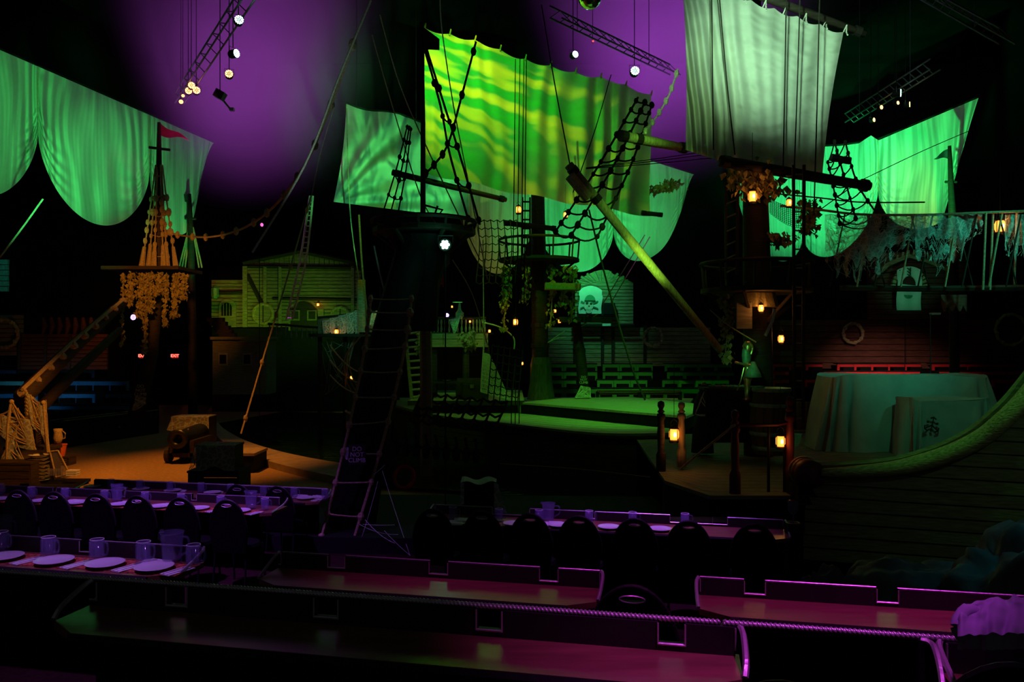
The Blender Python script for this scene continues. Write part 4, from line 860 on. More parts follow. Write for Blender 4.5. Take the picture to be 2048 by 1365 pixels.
# ================================================================== exit signs, lanterns, stage lights
def text_mb(txt, size, matl, parent, loc, name='lettering', spacing=1.0, bold=0.0):
    cu = bpy.data.curves.new('t', 'FONT'); cu.body = txt; cu.size = size; cu.align_x = 'CENTER'; cu.align_y = 'CENTER'; cu.extrude = .004; cu.offset = bold; cu.space_line = .9
    to = bpy.data.objects.new('t', cu); me = bpy.data.meshes.new_from_object(to); bpy.data.objects.remove(to)
    me.materials.clear(); me.materials.append(matl); o = bpy.data.objects.new(name, me); COL.objects.link(o); o.parent = parent
    o.location = loc; o.rotation_euler = (math.pi/2, 0, 0); return o
for u, lab in ((285, 'red lit EXIT sign behind the end of the longest vine'), (350, 'red lit EXIT sign on the bare dark wall right of the vines')):
    o = thing('exit_sign', lab, 'sign', P(u, 718, 37.35)); part('housing', MB().box((0, .07, .13), (.17, .07, .12)), M['black'], o, local=True)
    part('lens', MB().box((0, -.005, .13), (.155, .006, .10)), M['exit_red'], o, local=True); text_mb('EXIT', .19, M['exit_letter'], o, (0, -.018, .135), bold=.004)
    for s in (-1, 1): part('chevron', MB().box((s*.21, 0, .13), (.02, .02, .04)), M['black'], o, local=True)
def lantern(loc, h, label, group=None, power=2.0, ch=.85):
    o = thing('lantern', label, 'lantern', loc, group); s = h/.30
    def L_(mb, name, m_): part(name, mb, M[m_], o, local=True, smooth=name in ('glass',))
    c = lambda pr: MB().lathe([(r*s, z*s) for r, z in pr], 10)
    L_(c([(.065, 0), (.07, .03), (.05, .04)]), 'base', 'iron'); L_(c([(.05, .04), (.068, .08), (.068, .15), (.05, .19)]), 'glass', 'lamp_glass')
    L_(c([(.07, .19), (.05, .22), (.02, .24), (.01, .26)]), 'cap', 'iron')
    L_(MB().ball((0, -.055*s, .115*s), .026*s, 8, 6, (1, .8, 1.5)), 'flame', 'lamp_core')
    for k in range(4):
        a = k*math.pi/2+.5; L_(MB().tube([(.072*s*math.cos(a), .072*s*math.sin(a), .03*s), (.075*s*math.cos(a), .075*s*math.sin(a), .115*s), (.07*s*math.cos(a), .07*s*math.sin(a), .2*s)], .005*s, 4), 'guard_bar', 'iron')
    L_(MB().tube([(.05*s, 0, .22*s), (.04*s, 0, .29*s), (0, 0, .32*s), (-.04*s, 0, .29*s), (-.05*s, 0, .22*s)], .005*s, 4), 'handle', 'iron')
    L_(MB().tube([(0, 0, .32*s), (0, 0, .32*s+ch)], .004*s, 4), 'chain', 'iron')
    if power:
        l = bpy.data.lights.new('lantern_light', 'POINT'); l.color = (1.0, .36, .08); l.energy = power*.35; l.shadow_soft_size = .08*s
        lo = bpy.data.objects.new('lantern_light', l); COL.objects.link(lo); lo.parent = o; lo.location = (0, -.16*s, .12*s)
    return o
for (u, v, d, px, pw, lab) in (
    (1037, 429, 20.7, 24, 3, 'lit lantern hanging from the short yard left of the main mast'), (1131, 438, 21.25, 20, 2, 'lit lantern hanging right of the main mast before the swag'),
    (1505, 409, 13.5, 40, 8, 'large lit lantern on the leafy top of the right mast'), (1578, 416, 14.5, 26, 1.5, 'small dark lantern hanging before the green swag by the net'),
    (2000, 470, 13.6, 44, 12, 'large lit lantern hanging under the web draped rail'), (1348, 886, 12.3, 44, 5, 'lit lantern hung on the newel post of the boarding steps'),
    (1561, 899, 10.57, 42, 2, 'lit lantern hanging below the maroon handrail'), (1522, 627, 13.5, 26, 7, 'lit lantern under the platform of the right mast'),
    (1562, 689, 14.5, 28, 5, 'lit lantern hanging alone right of the right mast'), (673, 671, 25.68, 18, 4, 'lit lantern hanging on the gallery railing'),
    (760, 644, 25.42, 16, 4, 'lit lantern hanging beside the leaning mast railing'), (703, 761, 25.8, 13, 2, 'small amber lantern low under the gallery'),
    (636, 614, 33.8, 11, 2, 'tiny lit lantern on the plank house by the door'), (1031, 653, 22.2, 22, 4, 'lit lantern hanging behind the halyards left of the main mast'),
    (979, 667, 23, 11, 1.5, 'small lantern beyond the quarterdeck railing end'), (1110, 627, 22.6, 12, 0, 'dim upper lantern of the pair under the main crow nest'),
    (1119, 648, 22.2, 13, 1.5, 'dim lower lantern of the pair under the main crow nest'), (1044, 732, 23, 12, 1.5, 'small lantern low beside the main mast foot'),
    (904, 617, 23.2, 8, 0, 'tiny dim lantern behind the bell lamp'), (940, 647, 23.17, 9, .8, 'tiny amber lantern on the quarterdeck railing')):
    lantern(P(u, v, d), px*d/F, lab, None, pw, {1031: 1.85, 703: 1.45}.get(u, .85))

def par(loc, dia, label, emat, n=12, group=None, tilt=0.0, squash=1.0, beam_col=None, beam_pw=0):
    o = thing('stage_lamp', label, 'stage lamp', loc, group); r = dia/2; rot = Matrix.Rotation(math.pi/2, 3, 'X')
    part('housing', MB().lathe([(r*.8, -dia*1.0), (r*1.05, -dia*.8), (r*1.08, 0), (r, .01)], 14, (0, 0, 0), rot), M['black'], o, local=True)
    mb = MB()
    rr = [(0, 0)]+[(r*.52*math.cos(k*math.pi/3), r*.52*math.sin(k*math.pi/3)) for k in range(6)]+([(r*.85*math.cos(k*math.pi/6+.2), r*.85*math.sin(k*math.pi/6+.2)) for k in range(12)] if n > 7 else [])
    for x, z in rr: mb.ball((x, -.02, z), r*(.17 if n > 7 else .25), 6, 4)
    part('led_array', mb, M[emat], o, local=True)
    part('yoke', MB().tube([(-r*1.15, .1, 0), (-r*1.2, .1, r*1.6), (r*1.2, .1, r*1.6), (r*1.15, .1, 0)], r*.08, 5), M['truss'], o, local=True)
    q = Vector(loc); hang = 15.98-q.z if q.z > 7 else -q.z+.02
    part('drop_pipe' if hang > 0 else 'stand', MB().tube([(0, .1, r*1.6 if hang > 0 else -r), (0, .1, hang)], .012, 5), M['black'], o, local=True)
    o.rotation_euler = (tilt, 0, math.acos(max(.05, squash)) if squash < 1 else 0)
    if beam_pw:
        l = bpy.data.lights.new('lamp_glow', 'POINT'); l.color = beam_col; l.energy = beam_pw; l.shadow_soft_size = .1
        lo = bpy.data.objects.new('lamp_glow', l); COL.objects.link(lo); lo.parent = o; lo.location = (0, -.3, 0)
    return o
for (u, v, d, px, em, sq, lab) in (
    (478, 40, 18.7, 17, 'led_w', .9, 'bright green white lamp at the near end of the violet haze truss'), (472, 107, 20.5, 16, 'led_w', .4, 'green white lamp turned aside on the violet haze truss'),
    (458, 148, 22.0, 15, 'led_warm', .95, 'single warm lamp on the violet haze truss'), (383, 171, 23.6, 13, 'led_warm', .9, 'warm lamp at the top of the trio above the red pennant'),
    (377, 182, 23.8, 13, 'led_warm', .9, 'warm lamp at the lower left of the trio above the red pennant'), (393, 181, 23.7, 14, 'led_warm', .9, 'warm lamp at the lower right of the trio above the red pennant'),
    (362, 204, 24.6, 8, 'led_warm', .9, 'tiny warm lamp below the trio above the red pennant'), (366, 192, 24.4, 6, 'led_warm', .9, 'tiniest warm lamp left of the trio'),
    (1150, 109, 21, 13, 'led_w', .9, 'flat bright lamp above the top edge of the streaked sail'), (1270, 142, 22, 17, 'led_w', 1, 'brightest green white lamp between streaked and pale sails'),
    (1800, 186, 24.1, 14, 'led_w', .4, 'green white lamp turned aside above the right swag'), (1762, 215, 25.5, 8, 'led_warm', .9, 'warm lamp on the truss above the right swag'),
    (1795, 206, 25, 7, 'led_warm', .9, 'smaller warm lamp on the truss beside the right green lamp'), (1818, 209, 24.6, 10, 'led_warm', .5, 'warm lamp turned aside at the right truss end'),
    (1747, 240, 26.5, 8, 'led_warm', .8, 'dim warm lamp low on the right truss'), (1186, 83, 24, 4, 'led_r', 1, 'tiny red lamp on the dark roof'),
    (267, 635, 30, 11, 'led_v', 1, 'violet lamp beneath the amber crow nest'), (894, 631, 25, 8, 'led_v', 1, 'violet lamp behind the quarterdeck railing'),
    (523, 450, 24, 7, 'led_p', .6, 'pink lamp hanging right of the amber rope'), (1812, 600, 31, 3, 'led_v', 1, 'tiny violet indicator beside the arched banner')):
    par(P(u, v, d), px*d/F, lab, em, squash=sq)
par(P(890, 490, 12.6), 25*12.6/F, 'six lens green white lamp under the forward crow nest', 'led_w', 7, beam_col=(.1, 1, .55), beam_pw=3)
for a, b_, lab in ((P(540, -60, 16.5), P(350, 225, 25.4), 'dark lighting truss inside the left violet haze'), (P(1100, 60, 20), P(1340, 170, 23.5), 'dark lighting truss above the streaked sail'), (P(1860, 160, 23.0), P(1690, 262, 28), 'dark lighting truss above the right swag'), (P(1780, -10, 18), P(2000, 120, 15), 'dark slatted cable tray under the roof at the right')):
    o = thing('lighting_truss', lab, 'truss', (a+b_)/2); up = Vector((0, 0, .3)); sd = Vector((.3, 0, 0))
    for off in (up, up+sd, up*2): part('chord', MB().tube([a+off, b_+off], .025, 5), M['truss'], o)
    for k in range(14):
        p, q = a.lerp(b_, k/14), a.lerp(b_, (k+1)/14); part('lacing_bar', MB().tube([p+up, q+up*2, q+up+sd], .014, 4), M['truss'], o)
    for t in (.2, .8): part('drop_wire', MB().tube([a.lerp(b_, t)+up, Vector((a.lerp(b_, t).x, a.lerp(b_, t).y, 15.98))], .01, 4), M['truss'], o)
mv = thing('moving_head_lamp', 'grey box lamp with a slim arm in the left violet haze', 'stage lamp', P(442, 190, 22)); part('head', MB().box(P(440, 190, 22), (.13, .12, .11), Matrix.Rotation(.5, 3, 'Y')), M['truss'], mv); part('arm', MB().tube([P(448, 203, 22), P(460, 218, 22)], .03, 6), M['steel'], mv); part('foot', MB().box(P(464, 219, 22), (.06, .06, .04)), M['steel'], mv); part('drop_pipe', MB().tube([P(440, 188, 22), (P(440, 0, 22).x, 22, 15.98)], .012, 5), M['black'], mv)
mbal = thing('mirror_ball', 'mirror ball hanging from the roof above the streaked sail', 'mirror ball', P(1180, 20, 18)); mb = MB().ball(P(1180, -6, 18), .27, 28, 16)
part('mirror_tiles', mb, M['mirror'], mbal); part('hanger', MB().tube([P(1180, -26, 18), P(1180, -60, 18), Vector((P(1180, 0, 18).x, 18, 15.98))], .012, 5), M['truss'], mbal)
# ================================================================== ship props amidships
rdk = thing('rear_deck', 'slightly raised dark edged deck under the sea chest', 'deck', (-1.2, 23, 1.1)); mb = MB().box((-1.2, 23.2, 1.40), (1.52, 2.3, .035)); part('boards', mb, M['deck'], rdk); part('edge_beam', MB().box((-1.2, 20.88, 1.38), (1.52, .03, .06)), M['darkwood'], rdk)
for x in (-2.5, -1.2, .1): part('foot', MB().box((x, 21.3, 1.23), (.05, .05, .13)), M['darkwood'], rdk)
def chest(loc, w, dp, h, label):
    o = thing('sea_chest', label, 'chest', loc); part('body', MB().box((0, 0, h*.33), (w/2, dp/2, h*.33)), M['darkwood'], o, local=True)
    part('lid', MB().add(*(lambda P0: (P0[0], P0[1]))((lambda n: ([(x, -dp/2*math.cos(math.pi*k/n), h*.67+h*.33*math.sin(math.pi*k/n)) for x in (-w/2, w/2) for k in range(n+1)], [(k, k+1, n+2+k, n+1+k) for k in range(n)]+[tuple(range(n+1)), tuple(range(2*n+1, n, -1))]))(8))), M['darkwood'], o, local=True)
    for x in (-.35, .35): part('strap', MB().box((w*x, -dp/2-.01, h*.4), (.03, .01, h*.38)), M['iron'], o, local=True)
    part('lock', MB().box((0, -dp/2-.02, h*.62), (.05, .015, .05)), M['gold'], o, local=True); return o
chest(P(945, 798, 21.6), .82, .5, .56, 'dark sea chest standing on the lower deck')
tb = thing('small_table', 'small dark table with a yellow dish beside the sea chest', 'table', P(893, 800, 22.2)); part('top', MB().box(P(893, 766, 22.2), (.34, .22, .025)), M['darkwood'], tb)
for s in (-1, 1):
    for q in (-1, 1): part('leg', MB().tube([P(893, 767, 22.2)+Vector((s*.28, q*.17, 0)), P(893, 800, 22.2)+Vector((s*.3, q*.18, 0))], .025, 5), M['darkwood'], tb)
dsh = thing('dish', 'small yellow dish on the dark table by the chest', 'dish', P(893, 764.5, 22.2)); part('bowl', MB().lathe([(.05, 0), (.12, .05), (.11, .05), (.04, .01)], 10), M['gold'], dsh, local=True)
tn = thing('net_tent', 'teal lit net hung in a tent shape beside the chest', 'net', P(985, 800, 20.8)); apex = P(968, 690, 20.8)
def tent(a, t): return apex.lerp(P(962+48*a+8*t*a, 752+50*a*.3+36*t*.9, 20.8-.3*math.sin(a*3)), .25+.75*t) if True else None
for i in range(15): part('cord', MB().tube([tent(i/14, j/10) for j in range(11)], .010, 4), M['web_thread'], tn)
for j in range(1, 12): part('cross_cord', MB().tube([tent(i/14, j/11) for i in range(15)], .010, 4), M['web_thread'], tn)
part('gauze', MB().grid(lambda a, t: tent(a, t)+Vector((0, .03, 0)), 14, 10), M['web'], tn)
part('hem_rope', MB().tube([apex+Vector((0, 0, .3)), apex, tent(0, .5), tent(0, 1)], .02, 5), M['rope_pale'], tn)
bl_ = thing('bell_lamp', 'green bronze bell shaped lamp on the quarterdeck railing', 'lamp', P(919, 640, 23.2)); part('body', MB().lathe([(.09, 0), (.11, .08), (.11, .18), (.05, .28), (.03, .44), (.015, .50)], 12, P(919, 639, 23.2)), M['bronze'], bl_); part('top_bar', MB().box(P(915, 605, 23.2), (.14, .03, .012)), M['gold'], bl_)
for k in range(6): part('guard_bar', MB().tube([P(919, 639, 23.2)+Vector((.115*math.cos(k), .115*math.sin(k), .05)), P(919, 639, 23.2)+Vector((.115*math.cos(k), .115*math.sin(k), .2))], .01, 4), M['gold'], bl_)
sb = thing('ship_bell', 'teal lit bell hanging below the forward crow nest', 'bell', P(872, 556, 15)); part('bell', MB().lathe([(.06, 0), (.045, .03), (.04, .09), (.015, .115), (.01, .13)], 12, P(872, 556, 15)), M['bronze'], sb); part('hanger', MB().tube([P(872, 544, 15), P(872, 520, 15)], .008, 4), M['rope'], sb)
fr = thing('frayed_flag', 'frayed orange cloth strips hanging by the bell', 'cloth', P(880, 575, 15))
for k in range(4): part('strip', MB().grid(lambda a, t: P(876+k*3+2*a, 546+(24+5*(k % 2))*t, 15+.02*math.sin(6*t+k)), 1, 6), M['flag_red'] if k % 2 else M['rope'], fr)
gp = thing('rough_post', 'pale rough timber post behind the leaning mast', 'post', P(850, 668, 17.4)); part('shaft', MB().tube([(P(853, 0, 17.4).x, 17.4, .05), P(852, 668, 17.4), P(850, 600, 17.4), P(848, 530, 17.4)], [.14, .13, .12, .13], 8), M['hull'], gp)
hp = thing('hanging_cloth', 'torn teal cloth panel beneath the forward crow nest', 'cloth', P(880, 530, 14.6)); part('cloth', MB().grid(lambda a, t: P(852+48*a, 510+(22+4*math.sin(17*a))*t, 14.6+.05*math.sin(9*a)), 14, 5), M['cover'], hp)
pl = thing('porch_post', 'weathered porch post before the plank house gallery', 'post', P(724, 668, 25.6)); part('shaft', MB().tube([P(724, 668, 25.6), P(722, 560, 25.6)], .14, 8), M['plank'], pl)
ts = thing('teal_streamer', 'teal lit cloth streamer hanging under the gallery post', 'cloth', P(735, 770, 24)); part('cloth', MB().grid(lambda a, t: P(731+(6+4*t)*a+2*math.sin(4*t), 655+115*t, 24+.08*math.sin(7*a+3*t)), 4, 14), M['web'], ts, smooth=True)
wh = thing('curved_rib_frame', 'curved dark ship ribs beneath the gallery', 'ship part', P(690, 800, 22.5))
for k in range(3):
    part('rib', MB().tube(path([P(726-10*k, 668+12*k, 22.5), P(702-6*k, 700+8*k, 22.5), P(700-4*k, 740+10*k, 22.5), P(722-2*k, 790+8*k, 22.5)], 6), .02, 5), M['spar'], wh)
for k in range(3): part('stay', MB().tube(sag(P(660, 690+30*k, 22.5), P(728, 748+20*k, 22.5), .15), .02, 5), M['rope_pale'], wh)
skf = thing('small_skiff', 'small pale skiff bow by the lagoon behind the leaning mast', 'boat', P(705, 862, 19))
part('hull', MB().grid(lambda a, t: P(692+30*a, 824+8*math.sin(3.14*a)+(36-8*a)*t, 19-.25*math.sin(3.14*t)), 8, 6), M['hull'], skf); part('gunwale', MB().tube([P(691, 822, 19), P(706, 832, 18.9), P(724, 834, 19)], .03, 5), M['rope_pale'], skf)
# mast-foot signs and webs
def sign(label, loc, w, h, txt, size, rz=0):
    o = thing('notice_sign', label, 'sign', loc, rz=rz); part('board', MB().box((0, .02, h/2), (w/2, .015, h/2)), M['signboard'], o, local=True)
    text_mb(txt, size, M['signink'], o, (0, -.004, h/2)); return o
sign('dark DO NOT CLIMB board at the foot of the forward mast', P(714, 930, fd-.75), .24, .28, 'DO\nNOT\nCLIMB', .088)
sign('dark DO NOT CLIMB board at the foot of the left mast', P(281, 795, 23.4), .34, .40, 'DO\nNOT\nCLIMB', .13)
sign('dark DO NOT CLIMB board on the webbed post of the raised deck', P(1167, 770, 22.15), .23, .27, 'DO\nNOT\nCLIMB', .085)
webs('grey web wrapped round the foot of the leaning post', [P(1150, 796, 22.1), P(1162, 772, 22.1), P(1180, 775, 22.1), P(1182, 796, 22.1)], 26, .012, 21)
webs('grey web sheet at the foot of the left mast', [P(264, 822, 23.3), P(272, 790, 23.3), P(292, 795, 23.3), P(290, 808, 23.3)], 14, .012, 22)
webs('violet grey web trailing from the leaning forward mast foot', [P(700, 1095, fd-.8), P(735, 960, fd-.7), P(770, 930, fd-.5), P(820, 1112, fd-.9)], 5, .003, 23, gz=False)
webs('violet grey web strand below the forward mast sign', [P(700, 1100, fd-.9), P(730, 1040, fd-.9), P(790, 1050, fd-.8), P(822, 1113, fd-.9)], 4, .004, 24, gz=False)
sk = thing('cloth_rag', 'grey rag tied to the forward mast beside its sign', 'cloth', P(696, 925, fd-.7)); part('cloth', MB().grid(lambda a, t: P(690+12*a+2*math.sin(5*t), 895+26*t*(1-.4*abs(a-.5)), fd-.7+.03*math.sin(8*a)), 5, 6), M['web'], sk, smooth=True)
# mast foot drum behind the mast
vb = thing('red_ring_buoy', 'dim red ring buoy behind the forward mast foot', 'buoy', P(815, 972, 13)); part('ring', MB().tube([P(808, 955, 13)+Vector((.16*math.cos(k*.35), .1*math.sin(k*.35), .16*math.sin(k*.35))) for k in range(19)], .035, 6), M['flag_red'], vb)

# ================================================================== left side props on the sand
ct = thing('dark_counter', 'long black counter with thin shiny rails by the blue seats', 'counter', (-10.8, 24, 0)); A, B = G(128, 897, 0), G(318, 867, 0)
nn = Vector((-(B-A).y, (B-A).x, 0)).normalized()*.6
part('body', MB().prism([A, B, B+nn, A+nn], (0, 0, .72)), M['black'], ct)
for k in range(2): part('edge_rail', MB().tube([A+nn*(.05+.8*k)+Vector((0, 0, .76)), B+nn*(.05+.8*k)+Vector((0, 0, .76))], .014, 5), M['gold'], ct)
part('brass_knob', MB().ball(A.lerp(B, .55)+Vector((0, -.02, .38)), .03, 6, 4), M['gold'], ct)
# cannon
cn = thing('deck_cannon', 'dark cannon on a wooden truck facing the diners on the sand', 'cannon', (0, 0, 0)); cn.location = G(372, 924, 0); rotc = Matrix.Rotation(math.pi/2, 3, 'X')
part('barrel', MB().lathe([(.10, -1.0), (.24, -.9), (.22, -.3), (.18, .4), (.24, .46), (.24, .52), (.12, .52), (.11, .3)], 16, (0, 0, .62), rotc), M['gunmetal'], cn, smooth=True, local=True)
for s in (-1, 1):
    part('cheek', MB().box((s*.26, .3, .36), (.05, .6, .2)), M['darkwood'], cn, local=True)
    for y in (-.15, .7): part('wheel', MB().lathe([(.02, -.05), (.2, -.05), (.2, .05), (.02, .05)], 14, (s*.36, y, .2), Matrix.Rotation(math.pi/2, 3, 'Y')), M['darkwood'], cn, local=True)
part('bed', MB().box((0, .3, .2), (.3, .6, .05)), M['darkwood'], cn, local=True)
for k in range(5): part('brass_stud', MB().ball((-.24+.12*k, -.46, .86+.03*(k % 2)), .022, 6, 4), M['gold'], cn, local=True)
def crate(loc, w, dp, h, label, n=4, rz=0):
    o = thing('wooden_crate', label, 'crate', loc, rz=rz)
    for k in range(n): part('slat', MB().box((0, -dp/2, h*(k+.5)/n), (w/2, .02, h/n/2-.008)), M['darkwood'], o, local=True); part('slat', MB().box((0, dp/2, h*(k+.5)/n), (w/2, .02, h/n/2-.008)), M['darkwood'], o, local=True)
    for s in (-1, 1): part('side', MB().box((s*w/2, 0, h/2), (.02, dp/2, h/2)), M['darkwood'], o, local=True)
    part('lid', MB().box((0, 0, h), (w/2+.03, dp/2+.03, .02)), M['darkwood'], o, local=True)
    return o
crate(G(440, 985, 0), .95, .7, .46, 'dark lower crate beneath the netted crate on the sand'); cl = G(440, 985, 0)
crate(Vector((cl.x, cl.y, .48)), .70, .55, .46, 'upper crate draped with amber netting on the sand')
nb = Vector((cl.x, cl.y, 0))
def drape_net(label, c, w, dp, h, z0, seed):
    o = thing('netting', label, 'netting', c+Vector((0, 0, z0)))
    def f(a, t):
        x = (a-.5)*2; y = -dp/2-.04 if t > .35 else lerp(dp/2, -dp/2-.04, t/.35); z = z0+h+.03 if t <= .35 else z0+h+.03-(t-.35)/.65*h*(1+.12*math.sin(9*a))
        fl = (1+.35*max(0, t-.5)*(1 if a < .3 else .2)); return c+Vector((x*(w/2+.05)*fl, y-.12*max(0, t-.6), z))
    part('gauze', MB().grid(f, 16, 16), M['web'], o)
    mb = MB(); rd = random.Random(seed)
    for k in range(30):
        a, t = rd.random(), rd.random(); b_, s = min(1, max(0, a+rd.uniform(-.3, .3))), min(1, t+rd.uniform(.2, .6)); mb.tube([f(lerp(a, b_, q/6), lerp(t, s, q/6)) for q in range(7)], .007, 4, False)
    part('cord', mb, M['net'], o, kind='stuff')
drape_net('amber netting draped over the upper crate', nb, .70, .55, .46, .48, 3)
cg = G(392, 905, 0)
crate(Vector((cg.x, 21.5, 0)), .9, .6, .95, 'tall dark crate behind the cannon'); drape_net('amber netting heaped over the crate behind the cannon', Vector((cg.x, 21.5, 0)), .9, .6, .35, .62, 5)
ft = thing('dark_bench', 'dark bench end with pale top beside the lagoon curb', 'bench', G(495, 940, 0)); part('top', MB().box(G(495, 940, 0)+Vector((0, 0, .42)), (.32, .5, .03)), M['curb'], ft); part('body', MB().box(G(495, 940, 0)+Vector((0, 0, .2)), (.30, .48, .2)), M['black'], ft)
ch_ = thing('music_stand', 'thin dark stand on the lagoon curb', 'stand', G(430, 885, .0)); part('pole', MB().tube([P(430, 880, 22.5), P(428, 852, 22.5)], .015, 5), M['black'], ch_)
for k in range(3): part('foot', MB().tube([P(430, 876, 22.5), P(425+5*k, 884, 22.5)], .012, 4), M['black'], ch_)
# web covered prop pile at far left
pd = 16.4
tbl = thing('prop_table', 'low black table under the tray stack at the far left', 'table', P(95, 975, pd)); part('top', MB().box(P(98, 968, pd), (.62, .45, .03)), M['black'], tbl); 
for s in (-1, 1):
    for q in (-1, 1): part('leg', MB().box(P(98, 968, pd)+Vector((s*.56, q*.4, -.06)), (.03, .03, .05)), M['black'], tbl)
part('cloth', MB().grid(lambda a, t: P(40+120*a, 968+10*t+3*math.sin(20*a)*t, pd-.47), 20, 3), M['flag_dark'], tbl)
zt = P(0, 968, pd).z+.03
for k in range(8):
    o = thing('serving_tray', 'round pale tray in the tall stack under the cobwebs, %s from the bottom' % NTH[k], 'tray', (P(77, 0, pd).x+random.uniform(-.01, .01), pd, zt+k*.072), 'trays in the tall stack'); part('dish', MB().lathe([(.10, 0), (.19, .045), (.20, .06), (.18, .05), (.09, .012)], 18), M['china'], o, local=True, smooth=True); part('rim', MB().tube([(.197*math.cos(a*.35), .197*math.sin(a*.35), .06) for a in range(19)], .008, 4), M['gold'], o, local=True)
zu = P(0, 892, pd+.35).z
sh = thing('prop_shelf', 'dark shelf board behind the tray stack', 'shelf', P(70, 900, pd+.35)); part('board', MB().box(P(66, 895, pd+.35), (.5, .2, .03)), M['darkwood'], sh)
for s in (-1, 1): part('upright', MB().box(P(66, 935, pd+.40)+Vector((s*.47, 0, 0)), (.03, .15, .40)), M['darkwood'], sh)
for k in range(7):
    o = thing('glass_bowl', 'small glittering bowl in the short stack behind the trays, %s from the bottom' % NTH[k], 'bowl', (P(70, 0, pd+.35).x, pd+.35, zu+k*.05), 'bowls in the short stack'); part('bowl', MB().lathe([(.05, 0), (.11, .05), (.12, .055), (.10, .05), (.04, .012)], 14), M['gold'], o, local=True); part('foot', MB().lathe([(.05, -.008), (.05, 0)], 10), M['gold'], o, local=True)
bu = thing('bucket', 'orange bucket behind the tray stack', 'bucket', P(118, 914, pd+.8)); part('pail', MB().lathe([(.11, 0), (.15, .25), (.155, .26), (.14, .25), (.10, .02)], 14), M['bucket'], bu, local=True); part('rim', MB().tube([(.155*math.cos(a*.35), .155*math.sin(a*.35), .26) for a in range(19)], .01, 4), M['bucket'], bu, local=True)
bx2 = crate(P(120, 930, pd+.9), .5, .3, .18, 'small reddish box beneath the orange bucket')
jg = thing('jug', 'pale amber jug standing in the orange bucket corner', 'jug', P(116, 888, pd+.8)); part('body', MB().lathe([(.06, 0), (.10, .12), (.08, .24), (.09, .32), (.08, .32), (.07, .24)], 14), M['rope'], jg, local=True, smooth=True); part('handle', MB().tube([(.09, 0, .28), (.16, 0, .22), (.15, 0, .12), (.10, 0, .10)], .014, 5), M['rope'], jg, local=True)
gf = thing('framed_pane', 'leaning amber edged glass frame beside the trays', 'frame', P(120, 950, pd-.1))
fp = [P(100, 904, pd), P(116, 902, pd), P(139, 948, pd), P(112, 955, pd)]
for k in range(4): part('edge', MB().tube([fp[k], fp[(k+1) % 4]], .018, 5), M['rope'], gf)
part('pane', MB().prism(fp, (0, .01, 0)), M['glass'], gf)
for k in range(6):
    p = P(98+k*5, 952, pd-.25)
    o = thing('glass_tumbler', 'clear tumbler before the tray stack, %s from the stack' % NTH[k], 'glass', p+Vector((0, 0, 0)), 'tumblers by the tray stack'); part('body', MB().lathe([(.025, 0), (.035, .14), (.033, .14), (.022, .01)], 10), M['glass'], o, local=True); part('base', MB().lathe([(.026, 0), (.026, .012)], 10), M['glass'], o, local=True)
for k in range(3): 
    o = thing('paper_pad', 'pale folded paper pad on the black table corner', 'paper', P(146, 951-4*k, pd-.2), 'paper pads on the black table'); part('sheet', MB().box((0, 0, .012), (.10, .08, .014)), M['paper'], o, local=True)
po = thing('web_post', 'amber post holding cobwebs at the far left', 'post', P(94, 905, pd)); part('shaft', MB().tube([P(97, 905, pd), P(91, 850, pd), P(88, 806, pd)], [.035, .03, .03], 6), M['rope'], po); part('knob', MB().ball(P(87, 806, pd), .05, 8, 6), M['rope'], po)
p2 = thing('web_post', 'short amber post at the frame edge holding cobwebs', 'post', P(15, 850, pd)); part('shaft', MB().tube([P(12, 960, pd), P(16, 850, pd), P(22, 806, pd)], .03, 6), M['rope'], p2); part('knob', MB().ball(P(23, 804, pd), .05, 8, 6), M['rope'], p2)
V = lambda u, v, dd=0: P(u, v, pd+dd)
webs('thick amber cobweb between bowsprit end and the web post', [V(48, 780), V(88, 812), V(92, 870), V(60, 842), V(75, 850)], 34, .014, 31, 'net')
webs('amber cobweb sheet over the far left props', [V(0, 830), V(60, 840), V(72, 900), V(0, 870), V(25, 806)], 34, .014, 32, 'net')
webs('amber cobweb stretched along the low shelf', [V(0, 924), V(55, 932), V(20, 880), V(40, 845)], 16, .014, 33, 'net')
webs('amber cobweb tail from post to glass frame', [V(92, 800), V(94, 880), V(98, 903), V(80, 850)], 18, .013, 34, 'net')
sc = thing('hanging_chain_lamp', 'dark beaded chain hanging from the bowsprit end', 'chain', V(55, 830))
for k in range(12): part('bead', MB().ball(V(52+(k % 2)*2, 790+k*3.6), .035, 6, 4), M['gold'], sc)
bk = crate(V(15, 985, -.2), 1.2, .5, .62, 'brown box at the far left edge below the cobwebs')

# ================================================================== right-hand deck, railings and props
rd_ = thing('side_stage', 'dark boarded side stage reached by the boarding steps', 'stage', (5.5, 13, 0))
dz = 1.0; L0 = [G(1330, 962, dz), G(1420, 992, dz), G(1610, 992, dz), Vector((9.2, 10.2, dz))]; B0 = [Vector((2.6, 17.2, dz)), Vector((3.6, 17.2, dz)), Vector((6, 17.2, dz)), Vector((12, 17.2, dz))]
strips(rd_, 'deck_board', L0, B0, 26, .001, .05, M['hull'], dz)
mb = MB()
for i in range(3): mb.prism([L0[i]+Vector((0, .06, -.05)), L0[i+1]+Vector((0, .06, -.05)), L0[i+1]+Vector((0, .06, -1)), L0[i]+Vector((0, .06, -1))], (0, .08, 0))
part('fascia', mb, M['black'], rd_)
stp = thing('boarding_steps', 'dark boarding steps up to the side stage', 'steps', (3.2, 9.8, 0.2))
for k in range(4): part('tread', MB().box((P(1425, 0, 10).x, 9.9-.25*k, .98-.22*(k+1)), (.55, .15, .03)), M['black'], stp); part('riser', MB().box((P(1425, 0, 10).x, 10.03-.25*k, .88-.22*(k+1)), (.55, .012, .1)), M['black'], stp)
